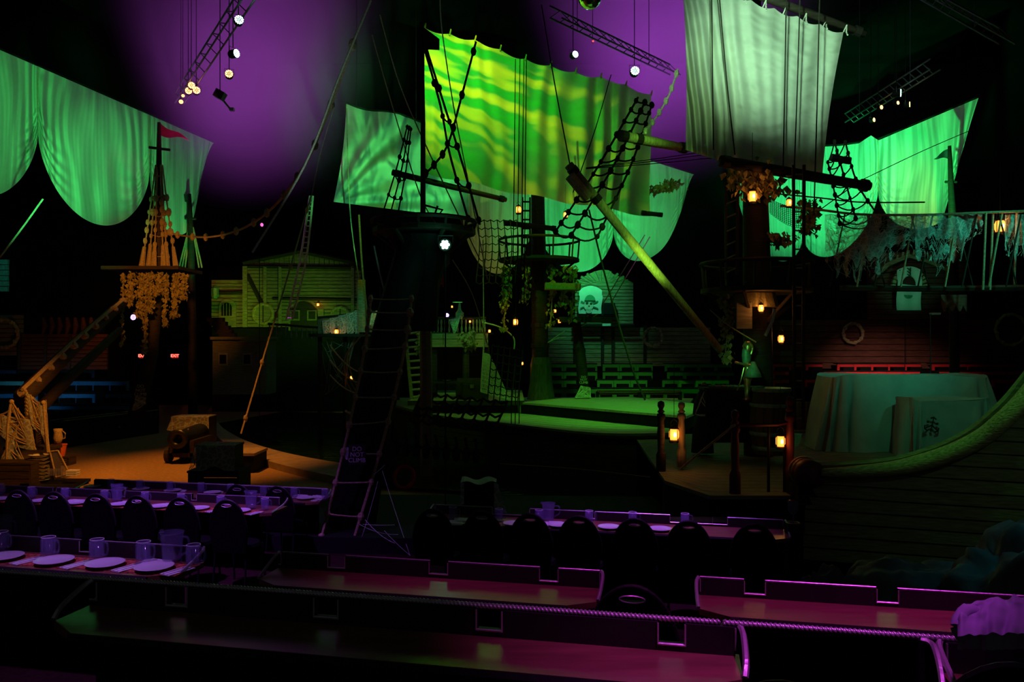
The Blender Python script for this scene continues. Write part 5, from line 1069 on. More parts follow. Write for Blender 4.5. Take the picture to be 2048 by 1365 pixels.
def newel(label, u, v0, v1, d, matl='maroon', ball=True):
    b_ = P(u, v1, d); h = (v1-v0)*d/F; o = thing('newel_post', label, 'post', b_)
    part('shaft', MB().lathe([(.075, 0), (.075, h*.25), (.05, h*.3), (.06, h*.55), (.045, h*.72), (.07, h*.76), (.06, h*.82)], 10), M[matl], o, local=True, smooth=True)
    part('finial', MB().lathe([(.03, h*.82), (.06, h*.85), (.03, h*.88), (.055, h*.93), (.05, h*.98), (.01, h)], 10), M[matl], o, local=True, smooth=True); return o
newel('dark turned newel post with ball top before the raised platform', 1322, 802, 946, 12.3, 'darkwood')
newel('carved amber lit post beside the newel lantern', 1363, 804, 935, 12.4, 'spar')
newel('maroon newel post at the left of the maroon handrail', 1470, 820, 992, 10.5)
newel('maroon newel post at the right of the maroon handrail', 1580, 792, 985, 10.6)
hr_ = thing('handrail', 'maroon curved handrail between two newel posts', 'handrail', P(1525, 990, 10.5)); part('rail', MB().tube([P(1472, 850, 10.5), P(1510, 851, 10.5), P(1555, 850, 10.55), P(1578, 845, 10.6)], .025, 6), M['maroon'], hr_)
for u in (1537, 1569): part('rail_post', MB().tube([P(u, 850, 10.6), P(u, 985, 10.6)], .02, 6), M['black'], hr_)
bar = thing('cask', 'large dark cask behind the maroon handrail', 'barrel', P(1543, 908, 13.2)); bh_ = 1.08
for k in range(14):
    a0, a1 = 2*math.pi*k/14+.01, 2*math.pi*(k+1)/14-.01; prof = [(.28, 0), (.34, bh_*.3), (.36, bh_*.5), (.34, bh_*.7), (.28, bh_)]
    vs = [(r*math.cos(a), r*math.sin(a), z) for r, z in prof for a in (a0, a1)]; vs += [(x*.93, y*.93, z) for x, y, z in vs]; n = 10
    fs = [(2*i, 2*i+1, 2*i+3, 2*i+2) for i in range(4)]+[(n+2*i+2, n+2*i+3, n+2*i+1, n+2*i) for i in range(4)]+[(0, n, n+1, 1), (8, 9, n+9, n+8)]+[(2*i+2, n+2*i+2, n+2*i, 2*i) for i in range(4)]+[(2*i+1, n+2*i+1, n+2*i+3, 2*i+3) for i in range(4)]
    part('stave', MB().add(vs, fs), M['barrel'], bar, local=True)
for z, r in ((.1, .305), (.32, .345), (.75, .345), (.98, .305)): part('hoop', MB().lathe([(r+.005, z*bh_-.03), (r+.012, z*bh_), (r+.005, z*bh_+.03)], 20), M['bronze'], bar, local=True)
part('head', MB().lathe([(0.001, bh_-.03), (.27, bh_-.03)], 16), M['barrel'], bar, local=True)
fg = thing('gilt_figure_stand', 'green lit gilt stand with curved horn and chained bell', 'statue', P(1498, 800, 13.4))
part('column', MB().lathe([(.10, 0), (.05, .05), (.05, .30), (.08, .36), (.05, .42), (.05, .8), (.09, .9), (.04, .98)], 12, P(1495, 800, 13.4)), M['gold'], fg, smooth=True)
part('bell_skirt', MB().lathe([(.15, 0), (.12, .08), (.06, .2), (.03, .26)], 12, P(1506, 755, 13.3)), M['bronze'], fg, smooth=True)
part('horn', MB().tube(path([P(1488, 692, 13.3), P(1497, 686, 13.3), P(1505, 695, 13.3), P(1502, 709, 13.3)], 6), [.03-.0009*k for k in range(19)], 6), M['gold'], fg)
part('crossbar', MB().tube([P(1470, 725, 13.3), P(1495, 731, 13.3), P(1509, 729, 13.3)], .02, 5), M['gold'], fg)
part('chain', MB().tube(path([P(1488, 735, 13.25), P(1482, 760, 13.25), P(1474, 782, 13.25)], 5), .01, 4), M['gold'], fg)
part('torso', MB().ball(P(1493, 712, 13.4), .09, 8, 6, (.9, .7, 2.2)), M['bronze'], fg, smooth=True)
stn = thing('stage_table', 'dark table with green lit goods beside the gilt stand', 'table', P(1445, 830, 13.8)); part('top', MB().box(P(1450, 777, 13.8), (.42, .25, .02)), M['darkwood'], stn); part('body', MB().box(P(1450, 832, 13.85), (.38, .22, .44)), M['black'], stn)
for k in range(9):
    o = thing('folded_cloth', 'small folded cloth bundle on the dark stage table, %s from the raised platform' % NTH[k], 'cloth', P(1422+k*8, 775.3, 13.7+.06*(k % 3)), 'cloth bundles on the stage table'); part('fold', MB().ball((0, 0, .02), .045, 7, 5, (1.3, 1, .5)), M['spar' if k % 2 else 'bronze'], o, local=True); part('tie', MB().tube([(-.005, -.047, .01), (-.005, -.03, .04), (-.005, .0, .045)], .006, 4), M['rope'], o, local=True)
ws = thing('small_spool', 'green lit flat bundle at the cask edge', 'bundle', P(1515, 775, 13.2)); part('sheets', MB().box(P(1515, 774, 13.2), (.09, .1, .012)), M['bronze'], ws)
for (u, v0, v1, lab) in ((1408, 770, 830, 'dark draped figure-like bundle left of the stage table'), (1405, 815, 905, 'dark webbed bollard at the side stage edge')):
    o = thing('webbed_bollard', lab, 'bollard', P(u, v1, 14)); h = (v1-v0)*14/F; part('body', MB().lathe([(.2, 0), (.18, h*.4), (.12, h*.7), (.08, h*.8), (.10, h*.9), (.04, h)], 12), M['flag_dark'], o, local=True, smooth=True); part('cap', MB().ball((0, 0, h), .05, 8, 5), M['gold'], o, local=True)
webs('faint green web over the webbed bollard', [P(1390, 830, 13.7), P(1412, 775, 13.7), P(1425, 830, 13.7), P(1400, 800, 13.7)], 14, .007, 41, gz=False)
pk = thing('plank_bin', 'dark red plank bin between the ladder and the covered stack', 'bin', P(1600, 865, 15.5)); 
for k in range(5): part('plank', MB().box(P(1586+k*8, 835, 15.5-.01*(k % 2)), (.035, .03, .30)), M['rustplank'], pk)
part('hoop', MB().box(P(1602, 862, 15.46), (.22, .04, .02)), M['gold'], pk)
# covered stacks
def cover(label, c, w, dp, h, seed, flare=.10, fold=.05, nf=17):
    o = thing('dust_cover', label, 'covered stack', c)
    def f(a, t):
        ang = 2*math.pi*a; ca, sa = math.cos(ang), math.sin(ang); e = .22
        x = math.copysign(abs(ca)**e, ca)*w/2; y = math.copysign(abs(sa)**e, sa)*dp/2
        fl = 1+flare*t+fold*t*math.sin(nf*ang+2*noise.noise(Vector((ca*2, sa*2, seed))))*(.4+.6*t)
        z = h*(1-t)+.03*math.sin(3*ang+seed)*(1-t)
        fo = fold*1.7*(t**.8)*math.sin(nf*ang*1.0+5*ca+3*noise.noise(Vector((ca*3, sa*3, seed))))+.05*noise.noise(Vector((ca*4, sa*4, t*2+seed)))*t
        return c+Vector((x*fl+fo*math.copysign(abs(ca)**2, ca), y*fl+fo*math.copysign(abs(sa)**.3, sa), max(0.005, z)))
    mb = MB().grid(f, 150, 22); part('cloth_sides', mb, M['cover'], o, smooth=True)
    part('cloth_top', MB().grid(lambda a, r: f(a, 0).lerp(c+Vector((0, 0, h+.02)), 1-r)+Vector((0, 0, .015*noise.noise(Vector((a*20, r*5, seed))))), 60, 8), M['cover'], o, smooth=True)
    return o
cv = cover('tall stack under a pale grey green dust cover on the side stage', Vector((P(1800, 0, 15.0).x, 15.0, dz)), 2.85, 1.0, 1.36, 1.0, .10, .09, 10)
cv2 = cover('lower covered stack with a printed black emblem', Vector((P(1882, 0, 14.0).x, 14.0, dz)), 1.35, .7, 1.0, 4.0, .06, .06, 8)
ec = Vector((P(1866, 0, 13.55).x, 13.585, P(0, 851, 13.6).z))
for k, ang in enumerate((1.35, 3.5, 5.5)):
    dv_ = Vector((math.cos(ang), -.05, math.sin(ang)))*.14; part('emblem_arm', MB().tube([ec, ec+dv_], .013, 4), M['ink'], cv2)
    q = Vector((-dv_.z, 0, dv_.x))*.35; part('emblem_barb', MB().tube([ec+dv_*.8+q, ec+dv_, ec+dv_*.8-q], .013, 4), M['ink'], cv2)
    m_ = ec+Vector((math.cos(ang+1.05), -.05, math.sin(ang+1.05)))*.09; part('emblem_mark', MB().box(m_, (.018, .008, .02)), M['ink'], cv2)
# bow of the foreground boat
gc = path([P(1642, 946, 10.0), P(1700, 945, 9.95), P(1800, 936, 9.85), P(1890, 911, 9.75), P(1960, 878, 9.65), P(2010, 838, 9.55), P(2060, 785, 9.5), P(2110, 720, 9.4)], 6)
bw = thing('boat_bow', 'plank sided boat bow with pale curved gunwale at the right', 'boat', P(1900, 1080, 9.9))
part('gunwale', MB().tube(gc, [.05+.06*min(1, i/14) for i in range(len(gc))], 10), M['gun'], bw, smooth=True)
part('inner_rail', MB().tube([p+Vector((0, .25, .05)) for p in gc], .05, 6), M['hull'], bw)
def gz(x):
    for a, b_ in zip(gc, gc[1:]):
        if a.x <= x <= b_.x: return lerp(a.z, b_.z, (x-a.x)/(b_.x-a.x))
    return gc[-1].z if x > gc[-1].x else gc[0].z
X0, X1 = gc[0].x-.15, gc[-1].x+.2
for k in range(13):
    zt_, zb = 2.35-.165*k, 2.35-.165*(k+1)+.014
    cols = [lerp(X0, X1, i/40) for i in range(41)]; cols = [x for x in cols if gz(x) > zb+.02]
    if len(cols) < 2: continue
    def hf(a, t):
        x = lerp(cols[0], cols[-1], a); z = lerp(min(zt_, gz(x)), zb, t); y = lerp(9.98, 9.42, (x-X0)/(X1-X0))+.10*(2.3-z)+.02*(k % 2)
        return Vector((x, y, z-.03*(x-X0)))
    part('plank', MB().grid(hf, 24, 2), M['hull'], bw)
dr = thing('maroon_drum', 'maroon rounded cask end beside the boat bow', 'barrel', P(1606, 975, 10.2)); part('shell', MB().lathe([(.0, -.22), (.12, -.2), (.175, -.1), (.185, .0), (.175, .1), (.17, .3)], 18, P(1608, 943, 10.3), Matrix.Rotation(math.pi/2, 3, 'X')), M['maroon'], dr, smooth=True); part('rim', MB().tube([P(1608, 943, 10.25)+Vector((.185*math.cos(a*.35), 0, .185*math.sin(a*.35))) for a in range(19)], .012, 5), M['rope'], dr); part('cradle', MB().box(P(1608, 985, 10.3), (.15, .2, .12)), M['black'], dr)
part('gap_light_block', MB().grid(lambda a, t: Vector((lerp(X0+.1, X1, a), lerp(9.98, 9.42, a)+.32, lerp(gz(lerp(X0, X1, a))-.1, .1, t))), 24, 3), M['black'], bw)  # black backing added to stop light showing through the plank gaps
# rocks
def rock(label, c, r, sc, seed):
    o = thing('rock', label, 'rock', c); bm = bmesh.new(); bmesh.ops.create_icosphere(bm, subdivisions=5, radius=1)
    for v in bm.verts:
        p = v.co.copy(); n = noise.fractal(p*1.6+Vector((seed, 0, 0)), 1.0, 2.0, 5)*.30+.10*noise.noise(p*5+Vector((seed, 3, 0)))
        v.co = Vector((p.x*sc[0], p.y*sc[1], p.z*sc[2]))*r*(1+n); v.co.z = max(v.co.z, 0.0)
    me = bpy.data.meshes.new('rock'); bm.to_mesh(me); bm.free(); me.materials.append(M['rock']); me.polygons.foreach_set('use_smooth', [True]*len(me.polygons))
    part('boulder', me, None, o, local=True)
rock('large teal lit rock at the foot of the boat bow', (4.75, 7.3, .19), .95, (1.0, .8, 1.12), 3); rock('low dark rock spreading before the boat bow', (3.95, 7.6, .19), .8, (1.2, .8, .85), 9); rock('small dark rock at the end of the low rocks', (3.1, 7.9, .19), .36, (1.1, .8, 1.4), 15)
# rope rail with cobweb veil above the side stage
br = thing('rope_bridge', 'rope sided gangway with knotted ropes above the side stage', 'gangway', P(1850, 582, 13.4))
tp = [P(1560, 412, 15.0), P(1640, 420, 14.8), P(1720, 429, 14.5), P(1850, 430, 14), P(1960, 426, 13.5), P(2070, 422, 13.2)]
part('top_rope', MB().tube(path(tp, 6), .022, 6), M['rope'], br); part('second_rope', MB().tube(path([p+Vector((0, 0, .22)) for p in tp[:4]], 6), .014, 5), M['rope_dark'], br)
part('walkway', MB().tube(path([P(1680, 576, 15), P(1850, 578, 14.2), P(2080, 576, 13.2)], 6), .055, 6), M['darkwood'], br)
for k in range(9):
    u = 1690+k*44; d0 = lerp(14.7, 13.2, k/8); part('side_rope', MB().tube([P(u, 428, d0), P(u-30+(k % 2)*66, 574, d0)], .015, 5), M['rope_dark'], br)
    if k % 2: part('side_rope', MB().tube([P(u+6, 428, d0), P(u-20, 574, d0)], .018, 5), M['rope'], br)
for u in (1972, 1986, 2034): part('post', MB().tube([P(u, 426, 13.45), P(u-6, 580, 13.45)], .018, 6), M['rope'], br)
part('support', MB().tube([P(2064, 578, 13.4), (P(2064, 0, 13.4).x, 13.4, 1.0)], .05, 6), M['black'], br)
def veil(label, u0, u1, d0, d1, hfn, seed, nu=90, nv=26, thr=.34, matl='web'):
    o = thing('cobweb_veil', label, 'cobweb', P((u0+u1)/2, 520, d0))
    def f(a, t):
        u = lerp(u0, u1, a); h = hfn(a)*(1+.35*noise.noise(Vector((a*14, seed, 0)))); return P(u+6*noise.noise(Vector((a*6, t*3, seed)))*t, 429+h*t, lerp(d0, d1, a)-.03+.08*noise.noise(Vector((a*8, t*2, seed+5))))
    g = MB().grid(f, nu, nv); fs = []
    for j in range(nv):
        for i in range(nu):
            a, t = i/nu, j/nv; q = noise.noise(Vector((a*(u1-u0)/26, t*hfn(a)/22, seed+2)))
            if q > thr-.05*t or (t > .72 and noise.noise(Vector((a*(u1-u0)/9, 0, seed+7))) > .1-(1-t)): continue
            fs.append(g.f[j*nu+i])
    g.f = fs; part('gauze', g, M[matl], o, smooth=True)
    mb = MB(); rr = random.Random(seed)
    for k in range(int((u1-u0)*1.3)):
        a, t = rr.random(), rr.random()*.8; pts = [f(min(1, max(0, a+rr.uniform(-.02, .02)*q)), min(1.15, t+q*.05)) for q in range(6)] if k % 2 else [f(min(1, a+q*.02), min(1, max(0, t+.025*math.sin(q*.7+k)))) for q in range(6)]
        mb.tube(pts, .0028, 3, False)
    part('thread', mb, M['web_thread'], o, kind='stuff')
veil('grey torn cobweb veil hung on the rope rail before the amber house', 1650, 1850, 14.6, 14.0, lambda a: 95+35*math.sin(5*a), 2.0)
veil('bright teal cobweb veil in holes and tatters on the rope rail', 1830, 1965, 14.0, 13.6, lambda a: 78+60*math.exp(-((a-.45)/.25)**2)*.7-45*a*a, 5.0, 80, 30, .28)
veil('teal cobweb clump at the gangway end by the large lantern', 2010, 2075, 13.4, 13.2, lambda a: 84, 8.0, 40, 24, .30)
cloth_ = thing('tattered_banner', 'tattered amber lit cloth hanging below the gangway', 'cloth', P(1930, 625, 14)); part('cloth', MB().grid(lambda a, t: P(1882+52*a, 590+(20+14*abs(math.sin(11*a)))*t, 14.2+.04*math.sin(9*a)), 26, 4), M['rustplank'], cloth_)
lp = thing('slim_lamp_post', 'slim pale pole with flat head below the gangway', 'lamp post', P(1862, 700, 16)); part('pole', MB().tube([(P(1861, 0, 16).x, 16, 1.0), P(1861, 672, 16), P(1861, 628, 16)], .012, 5), M['truss'], lp); part('head', MB().box(P(1870, 628, 16), (.09, .05, .02)), M['banner'], lp)
gt = thing('gauze_table', 'small dark table edged with pale gauze behind the right dining row', 'table', Vector((P(957, 0, 11.2).x, 11.4, 0))); tx = P(957, 0, 11.2).x
part('body', MB().box((tx, 11.4, .50), (.21, .2, .49)), M['black'], gt); part('gauze_top', MB().grid(lambda a, t: Vector((tx-.25+.5*a, 11.15+.4*t, 1.02+.025*math.sin(9*a+t))), 12, 6), M['cover'], gt)
part('gauze_fall', MB().grid(lambda a, t: Vector((tx+.22+.05*a+.12*t*a, 11.16, 1.02-.42*t)), 4, 8), M['web'], gt); part('gauze_fall', MB().grid(lambda a, t: Vector((tx-.25+.05*a, 11.16, 1.02-.30*t)), 4, 8), M['web'], gt)

# ================================================================== dining rows
def table(label, z, t0, t1, u0, u1, highs, group, rope_trim=False, ends=(True, True), chamfer=.10):
    """ledge table; highs: pixel spans of the tall divider panels, lower kerb between them"""
    s0, s1 = SU(u0, t1), SU(u1, t1); o = thing('bar_table', label, 'table', R((s0+s1)/2, (t0+t1)/2, z-.74), group)
    part('top', MB().prism([R(s0, t1, z), R(s1, t1, z), R(s1, t0+chamfer, z), R(s1-chamfer*1.6, t0, z), R(s0+chamfer*1.6, t0, z), R(s0, t0+chamfer, z)], (0, 0, -.035)), M['table'], o)
    part('front_edge', MB().tube([R(s0+chamfer*1.6, t0-.005, z-.02), R(s1-chamfer*1.6, t0-.005, z-.02)], .022, 6), M['black'], o)
    prev = s0
    for (ua, ub) in highs:
        a, b_ = max(s0, SU(ua, t1)), min(s1, SU(ub, t1))
        if a-prev > .01:
            part('low_kerb', MB().prism([R(prev, t1-.02, z), R(a, t1-.02, z), R(a, t1+.02, z), R(prev, t1+.02, z)], (0, 0, .022)), M['panel'], o); part('kerb_trim', MB().tube([R(prev, t1-.02, z+.024), R(a, t1-.02, z+.024)], .005, 5), M['trim'], o)
        pn = part('divider_panel', MB().prism([R(a, t1-.02, z), R(b_, t1-.02, z), R(b_, t1+.02, z), R(a, t1+.02, z)], (0, 0, .10)), M['panel'], o)
        for q in (a, b_): part('edge_trim', MB().tube([R(q, t1-.02, z+.02), R(q, t1-.02, z+.098)], .004, 4), M['trim'], pn)
        if not rope_trim: part('top_trim', MB().tube([R(a, t1, z+.102), R(b_, t1, z+.102)], .005, 5), M['trim'], pn)
        prev = b_
    part('pedestal', MB().box(R((s0+s1)/2, t1-.08, z-.40), ((s1-s0)/2*.92, .03, .34), Matrix.Rotation(-TH, 3, 'Z')), M['black'], o)
    for e, s, sg in ((ends[0], s0, -1), (ends[1], s1, 1)):
        if e: part('end_bracket', MB().tube(path([R(s, t1, z+.10), R(s+sg*.012, t1-.04, z+.085), R(s+sg*.012, t1-.16, z+.04), R(s+sg*.005, t0+chamfer, z+.005)], 4), .011, 6), M['trim'], o)
    return o
ZA, ZB, ZC_, ZD = 1.9, 1.5, .93, .75
table('long empty ledge table behind the rope topped divider', ZA, 2.60, 2.91, 186, 1478, [(200, 338), (380, 632), (680, 955), (1006, 1316), (1370, 1470)], None, True)
table('next empty ledge table right of the aisle bracket', ZA, 2.60, 2.91, 1880, 2300, [(1890, 2300)], None, True)
table('ledge table laid with plates and mugs in the second row', ZB, 4.50, 4.87, -260, 408, [(-250, 0), (22, 163), (184, 400)], None)
table('empty ledge table between the aisles in the second row', ZB, 4.50, 4.87, 560, 1203, [(565, 658), (692, 860), (897, 1080), (1117, 1200)], None)
table('empty magenta lit ledge table right of the aisle in the second row', ZB, 4.50, 4.87, 1397, 2350, [(1400, 1488), (1530, 1752), (1795, 2350)], None)
table('long table set for diners below the sand in the third row', ZC_, 8.72, 9.22, -420, 575, [(-420, -8), (12, 108), (115, 245), (252, 385), (395, 560)], None)
table('table set for diners beside the forward mast in the third row', ZC_, 8.72, 9.22, 868, 1570, [(872, 985), (1060, 1180), (1190, 1340), (1425, 1425), (1455, 1566)], None)
table('farthest set table along the sand with a beaded rail', ZD, 10.28, 10.78, 180, 662, [(190, 655)], None, True)
def rowrope(label, z, t, ua, ub, r, knots=False):
    a, b_ = SU(ua, t), SU(ub, t); o = thing('rope_rail', label, 'rope', R((a+b_)/2, t, z)); n = 900 if r > .008 else 300
    for (x0, x1) in ((a, lerp(a, b_, .80)), (lerp(a, b_, .803), b_)):
        pts = [R(lerp(x0, x1, i/60), t, z+.0006*math.sin(i*.9)) for i in range(61)]; part('core', MB().tube(pts, r*.72, 8), M['trim'], o, smooth=True)
        L_ = x1-x0; st_ = int(L_/(r*2.6))
        mb = MB()
        for ph in (0, math.pi):
            m = st_*4; mb.tube([R(x0+L_*i/m, t+r*.55*math.cos(i*math.pi/2+ph), z+r*.55*math.sin(i*math.pi/2+ph)) for i in range(m+1)], r*.55, 5)
        part('strand', mb, M['trim'], o, kind='stuff', smooth=True)
    return o
rowrope('thick silvery rope laid along the nearest divider', ZA+.108, 2.91, -40, 1922, .0115)
rowrope('beaded rope along the far divider by the sand', ZD+.106, 10.78, 190, 655, .012)
rowrope('thin dark rope rail at the very front below the empty ledge', 1.62, 1.92, -60, 700, .006)
ab = thing('aisle_bracket', 'silvery curved bracket at the aisle end of the nearest divider', 'bracket', R(SU(1850, 2.8), 2.8, 1.16)); part('bar', MB().tube(path([R(SU(1842, 2.9), 2.9, ZA+.10), R(SU(1868, 2.87), 2.87, ZA+.09), R(SU(1885, 2.75), 2.75, ZA+.02), R(SU(1892, 2.6), 2.6, ZA-.1)], 6), .010, 6), M['trim'], ab); part('stanchion', MB().tube([R(SU(1842, 2.9), 2.9, ZA+.1), R(SU(1842, 2.9), 2.9, 1.16)], .012, 6), M['black'], ab)

# chair with round back and hand slot
def chair_proto():
    o = thing('banquet_chair', 'x', 'chair'); n = 40; mb = MB(); W, H = .225, .50
    def outer(a):
        c, s = math.cos(a), math.sin(a)
        if s >= 0: return (W*c*1.0, .62+.33*s)
        x = W*math.copysign(min(1, abs(c)*1.6), c); return (x*(1-.18*abs(s)), .62-.22*min(1, abs(s)*1.35))
    ring_o = [outer(2*math.pi*k/n) for k in range(n)]; hz_ = .895
    ring_i = [(.062*math.cos(2*math.pi*k/n), hz_+.016*math.sin(2*math.pi*k/n)) for k in range(n)]
    vs = []
    for y in (-.025, .02):
        vs += [(x, y-.10*(z-.4)*1.0, z) for x, z in ring_o]; vs += [(x, y-.10*(z-.4), z) for x, z in ring_i]
    fs = []
    for k in range(n):
        j = (k+1) % n; fs += [(k, j, n+j, n+k), (2*n+j, 2*n+k, 3*n+k, 3*n+j), (j, k, 2*n+k, 2*n+j), (n+k, n+j, 3*n+j, 3*n+k)]
    mb.add(vs, fs); bk_ = part('backrest', mb, M['vinyl'], o, local=True)
    part('back_frame', MB().tube([(x*1.02, -.002-.10*(z-.4), z) for x, z in [outer(math.pi*k/20) for k in range(21)]], .011, 6), M['panel'], bk_, local=True)
    part('slot_trim', MB().tube([(x, -.028-.10*(z-.4), z) for x, z in ring_i+ring_i[:1]], .004, 4), M['trim'], bk_, local=True)
    part('seat', MB().lathe([(.05, .40), (.21, .40), (.225, .43), (.21, .46), (.05, .47), (.001, .47)], 20, (0, .22, 0)), M['vinyl'], o, local=True)
    for x in (-.19, .19):
        part('leg', MB().tube([(x, .02, .45), (x*1.05, -.03, 0)], .012, 6), M['black'], o, local=True); part('leg', MB().tube([(x, .38, .43), (x*1.05, .42, 0)], .012, 6), M['black'], o, local=True)
    return o
ORD = 'first second third fourth fifth sixth seventh eighth ninth tenth eleventh twelfth'.split()
cp = chair_proto(); cp.scale = (1.0, 1.0, 1.09); first = True
def chair(u, v, t, z, label, group):
    global first
    s = SU(u, t); place(cp, first, R(s, t, z), -TH, label, group); first = False
for k, u in enumerate((460, 367, 282, 200, 116, 44)): chair(u, 0, 8.12, .19, 'black round backed chair at the long third row table, %s from its mast end' % ORD[k], 'chairs at the long third row table')
for k, u in enumerate((869, 967, 1062, 1159, 1270, 1377, 1508)): chair(u, 0, 8.12, .19, 'black chair at the table beside the forward mast, %s from the mast' % ORD[k], 'chairs at the table beside the forward mast')
for k, u in enumerate((560, 480)): chair(u, 0, 9.9, .012, 'black chair half hidden at the farthest set table, %s from its mast end' % ORD[k], 'chairs at the farthest table')
chair(1266, 0, 4.02, .76, 'black chair standing in the aisle between the empty second row tables', None)
chair(2010, 0, 2.25, 1.16, 'black chair with a mauve garment over its back', None)
chair(1560, 0, 2.02, 1.16, 'black chair at the aisle end of the nearest ledge', None)
gm = thing('garment', 'crumpled mauve garment thrown over the nearest chair back', 'garment', P(1990, 1290, 2.25))
def gfn(a, t):
    u = 1915+190*a; v = 1300-(75+30*math.sin(2.2*a+.3)+10*noise.noise(Vector((a*9, 0, 3))))*math.sin(math.pi*min(1, .06+t*.94))**.7
    return P(u+8*noise.noise(Vector((a*7, t*5, 1))), v-5*noise.noise(Vector((a*12, t*6, 4))), lerp(2.20, 2.55, t)+.03*noise.noise(Vector((a*8, t*8, 7))))
part('cloth', MB().grid(gfn, 60, 30), M['shirt'], gm, smooth=True); part('sleeve', MB().tube(path([P(1925, 1275, 2.25), P(1914, 1252, 2.25), P(1928, 1225, 2.28), P(1948, 1222, 2.3)], 6), .018, 7), M['shirt'], gm, smooth=True)

# tableware
def plate_proto():
    o = thing('dinner_plate', 'x', 'plate'); part('well', MB().lathe([(.001, .004), (.075, .004), (.085, .008), (.092, .016), (.088, .018), (.08, .012), (.07, .009), (.001, .009)], 28), M['china'], o, local=True, smooth=True)
    part('rim', MB().lathe([(.090, .015), (.122, .023), (.125, .0255), (.121, .026), (.088, .019)], 28), M['china'], o, local=True, smooth=True); return o
def mug_proto():
    o = thing('glass_mug', 'x', 'mug'); n = 20; mb = MB()
    prof = [(.046, 0), (.050, .01), (.047, .03), (.047, .145), (.043, .145), (.042, .03), (.001, .025)]
    mb.lathe(prof, n); part('body', mb, M['glass'], o, local=True, smooth=True)
    part('handle', MB().tube(path([(.047, 0, .125), (.075, 0, .125), (.085, 0, .085), (.075, 0, .045), (.047, 0, .045)], 4), .008, 6), M['glass'], o, local=True, smooth=True)
    part('rim', MB().tube([(.045*math.cos(a*.35), .045*math.sin(a*.35), .146) for a in range(19)], .0025, 4), M['china'], o, local=True)
    mb = MB()
    for k in range(10): mb.tube([(.048*math.cos(k*.628), .048*math.sin(k*.628), .032), (.048*math.cos(k*.628), .048*math.sin(k*.628), .13)], .003, 4)
    part('fluting', mb, M['glass'], o, local=True); return o
def pitcher_proto():
    o = thing('glass_pitcher', 'x', 'pitcher'); part('body', MB().lathe([(.06, 0), (.065, .01), (.062, .03), (.075, .2), (.08, .215), (.074, .21), (.056, .03), (.001, .02)], 20), M['glass'], o, local=True, smooth=True)
    part('handle', MB().tube(path([(.07, 0, .18), (.12, 0, .18), (.125, 0, .10), (.068, 0, .06)], 4), .009, 6), M['glass'], o, local=True, smooth=True); part('spout', MB().lathe([(.02, 0), (.012, .02)], 8, (-.078, 0, .205)), M['glass'], o, local=True); return o
def cutlery_proto():
    o = thing('napkin_cutlery_set', 'x', 'cutlery'); part('napkin', MB().box((0, 0, .003), (.045, .10, .003)), M['paper'], o, local=True)
    part('knife', MB().add([(.018, -.10, .008), (.026, -.10, .008), (.028, .02, .008), (.026, .10, .008), (.018, .09, .008), (.018, -.10, .006), (.026, -.10, .006), (.028, .02, .006), (.026, .10, .006), (.018, .09, .006)], [(0, 1, 2, 3, 4), (9, 8, 7, 6, 5), (0, 5, 6, 1), (1, 6, 7, 2), (2, 7, 8, 3), (3, 8, 9, 4), (4, 9, 5, 0)]), M['steel'], o, local=True)
    part('fork', MB().box((-.018, -.02, .008), (.004, .08, .0015)).box((-.018, .065, .008), (.010, .012, .0015)).box((-.026, .09, .008), (.0018, .02, .001)).box((-.018, .09, .008), (.0018, .02, .001)).box((-.010, .09, .008), (.0018, .02, .001)), M['steel'], o, local=True); return o
def mat_proto():
    o = thing('placemat', 'x', 'placemat'); part('sheet', MB().box((0, 0, .001), (.20, .14, .001)), M['mat_red'], o, local=True); part('border', MB().box((0, -.13, .0022), (.19, .006, .0006)).box((0, .13, .0022), (.19, .006, .0006)), M['ink_red'], o, local=True); return o
def napkin_proto():
    o = thing('menu_card', 'x', 'card'); part('sheet', MB().box((0, 0, .004), (.10, .09, .003), Matrix.Rotation(.06, 3, 'X')), M['paper'], o, local=True); part('fold', MB().box((.02, .01, .010), (.07, .08, .002), Matrix.Rotation(.08, 3, 'Y')), M['paper'], o, local=True); return o
pr = {k: f() for k, f in dict(plate=plate_proto, mug=mug_proto, pit=pitcher_proto, cut=cutlery_proto, mat=mat_proto, nap=napkin_proto).items()}; used = set()
def put(k, u, v, z, label, group, rz=0.0, dz=0.0):
    p = G(u, v, z); p.z = z+dz; place(pr[k], k not in used, p, -TH+rz, label, group); used.add(k)
def many(k, pts, z, what, where, group, rz=0.0, dz=0.0):
    """pts run outward from the named end of the table"""
    for n, (u, v) in enumerate(pts): put(k, u, v, z, '%s on the %s, %s from its %s' % (what, where[0], ORD[n], where[1]), group, rz, dz)
LB = ('laid second row ledge table', 'aisle end'); pb = [(308, 1141), (210, 1134), (108, 1128), (8, 1120)]
many('mat', [(u+14, v-3) for u, v in pb], ZB, 'reddish placemat', LB, 'placemats in the second row', 0, .001)
many('plate', pb, ZB, 'white plate', LB, 'plates in the second row', 0, .004)
many('cut', [(u+48, v+4) for u, v in pb], ZB, 'napkin and cutlery', LB, 'cutlery in the second row', -.30, .004)
many('mug', [(387, 1134), (287, 1127), (194, 1122), (97, 1117), (2, 1105)], ZB, 'fluted glass mug', LB, 'mugs in the second row')
put('pit', 344, 1128, ZB, 'glass pitcher among the mugs on the laid second row ledge table', None); put('pit', 2, 1092, ZB, 'glass pitcher far from the aisle on the laid second row table', None); put('nap', 302, 1130, ZB, 'folded white card under the plate at the laid table aisle end', None)
LC = ('long third row table', 'mast end'); pc = [(480, 1025), (398, 1020), (320, 1016), (240, 1012), (155, 1009), (82, 1005), (5, 1001)]
many('plate', pc, ZC_, 'white plate', LC, 'plates on the long third row table', 0, .003)
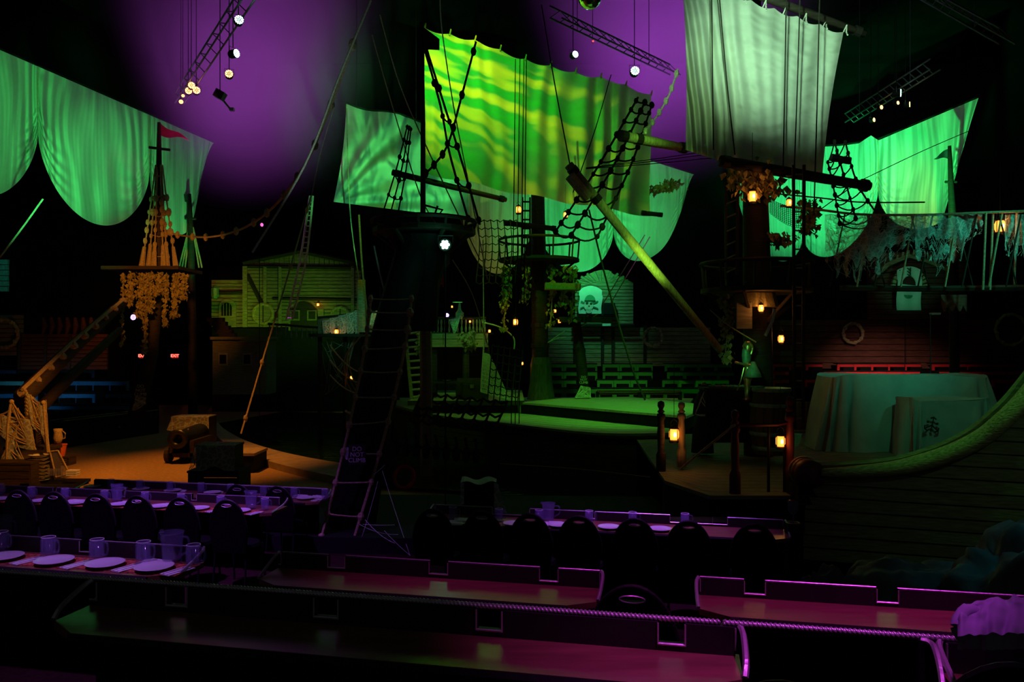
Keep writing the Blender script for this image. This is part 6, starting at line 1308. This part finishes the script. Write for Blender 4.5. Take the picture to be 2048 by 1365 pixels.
many('cut', [(u+30, v+3) for u, v in pc], ZC_, 'napkin and cutlery', LC, 'cutlery on the long third row table', -.3, .003)
many('mat', [(u+8, v) for u, v in pc], ZC_, 'reddish placemat', LC, 'placemats on the long third row table')
many('mug', [(530, 1021), (441, 1017), (362, 1012), (290, 1008), (209, 1005), (130, 1000), (63, 997), (0, 991)], ZC_, 'glass mug', LC, 'mugs on the long third row table')
put('pit', 234, 1003, ZC_, 'large glass pitcher near the middle of the long third row table', None); put('pit', 502, 1018, ZC_, 'glass pitcher near the mast end of the long third row table', None)
many('nap', [(335, 1012), (255, 1007), (148, 1004)], ZC_, 'folded white card', LC, 'cards on the long third row table', .2)
LD = ('farthest table by the sand', 'mast end')
many('plate', [(610, 999), (548, 995), (425, 988), (345, 984), (282, 981), (185, 976)], ZD, 'white plate', LD, 'plates on the farthest table', 0, .003)
many('mug', [(650, 1000), (588, 997), (527, 993), (461, 989), (402, 986), (340, 984), (279, 981), (222, 978)], ZD, 'glass mug', LD, 'mugs on the farthest table')
many('nap', [(638, 995), (600, 994), (490, 989), (432, 986), (360, 982), (240, 978)], ZD, 'folded white card', LD, 'cards on the farthest table', .3)
put('cut', 636, 1001, ZD, 'napkin and cutlery at the mast end of the farthest table', None, -.3, .002)
LR = ('table beside the forward mast', 'mast end'); pr_ = [(1028, 1051), (1118, 1054), (1218, 1058), (1320, 1062)]
many('plate', pr_, ZC_, 'white plate', LR, 'plates beside the forward mast', 0, .003); many('cut', [(u+45, v+3) for u, v in pr_], ZC_, 'napkin and cutlery', LR, 'cutlery beside the forward mast', -.3, .002)
many('mug', [(906, 1040), (998, 1044), (1078, 1046), (1178, 1048), (1265, 1051), (1370, 1054)], ZC_, 'glass mug', LR, 'mugs beside the forward mast')
put('pit', 1097, 1044, ZC_, 'glass pitcher on the table beside the forward mast', None)
many('nap', [(908, 1047), (925, 1042), (1107, 1049)], ZC_, 'folded white card', LR, 'cards beside the forward mast', .2)
wg = thing('wine_glass', 'dark stemmed glass at the aisle end of the table beside the forward mast', 'glass', P(1586, 1046, 8.6)); part('bowl', MB().lathe([(.04, 0), (.012, .01), (.01, .08), (.05, .12), (.06, .2), (.05, .24), (.045, .24)], 14), M['glass'], wg, local=True, smooth=True); part('stand', MB().box((0, 0, -.3), (.07, .07, .30)), M['black'], wg, local=True); part('rim', MB().tube([(.068*math.cos(a*.35), .068*math.sin(a*.35), 0.0) for a in range(19)], .005, 4), M['gold'], wg, local=True)
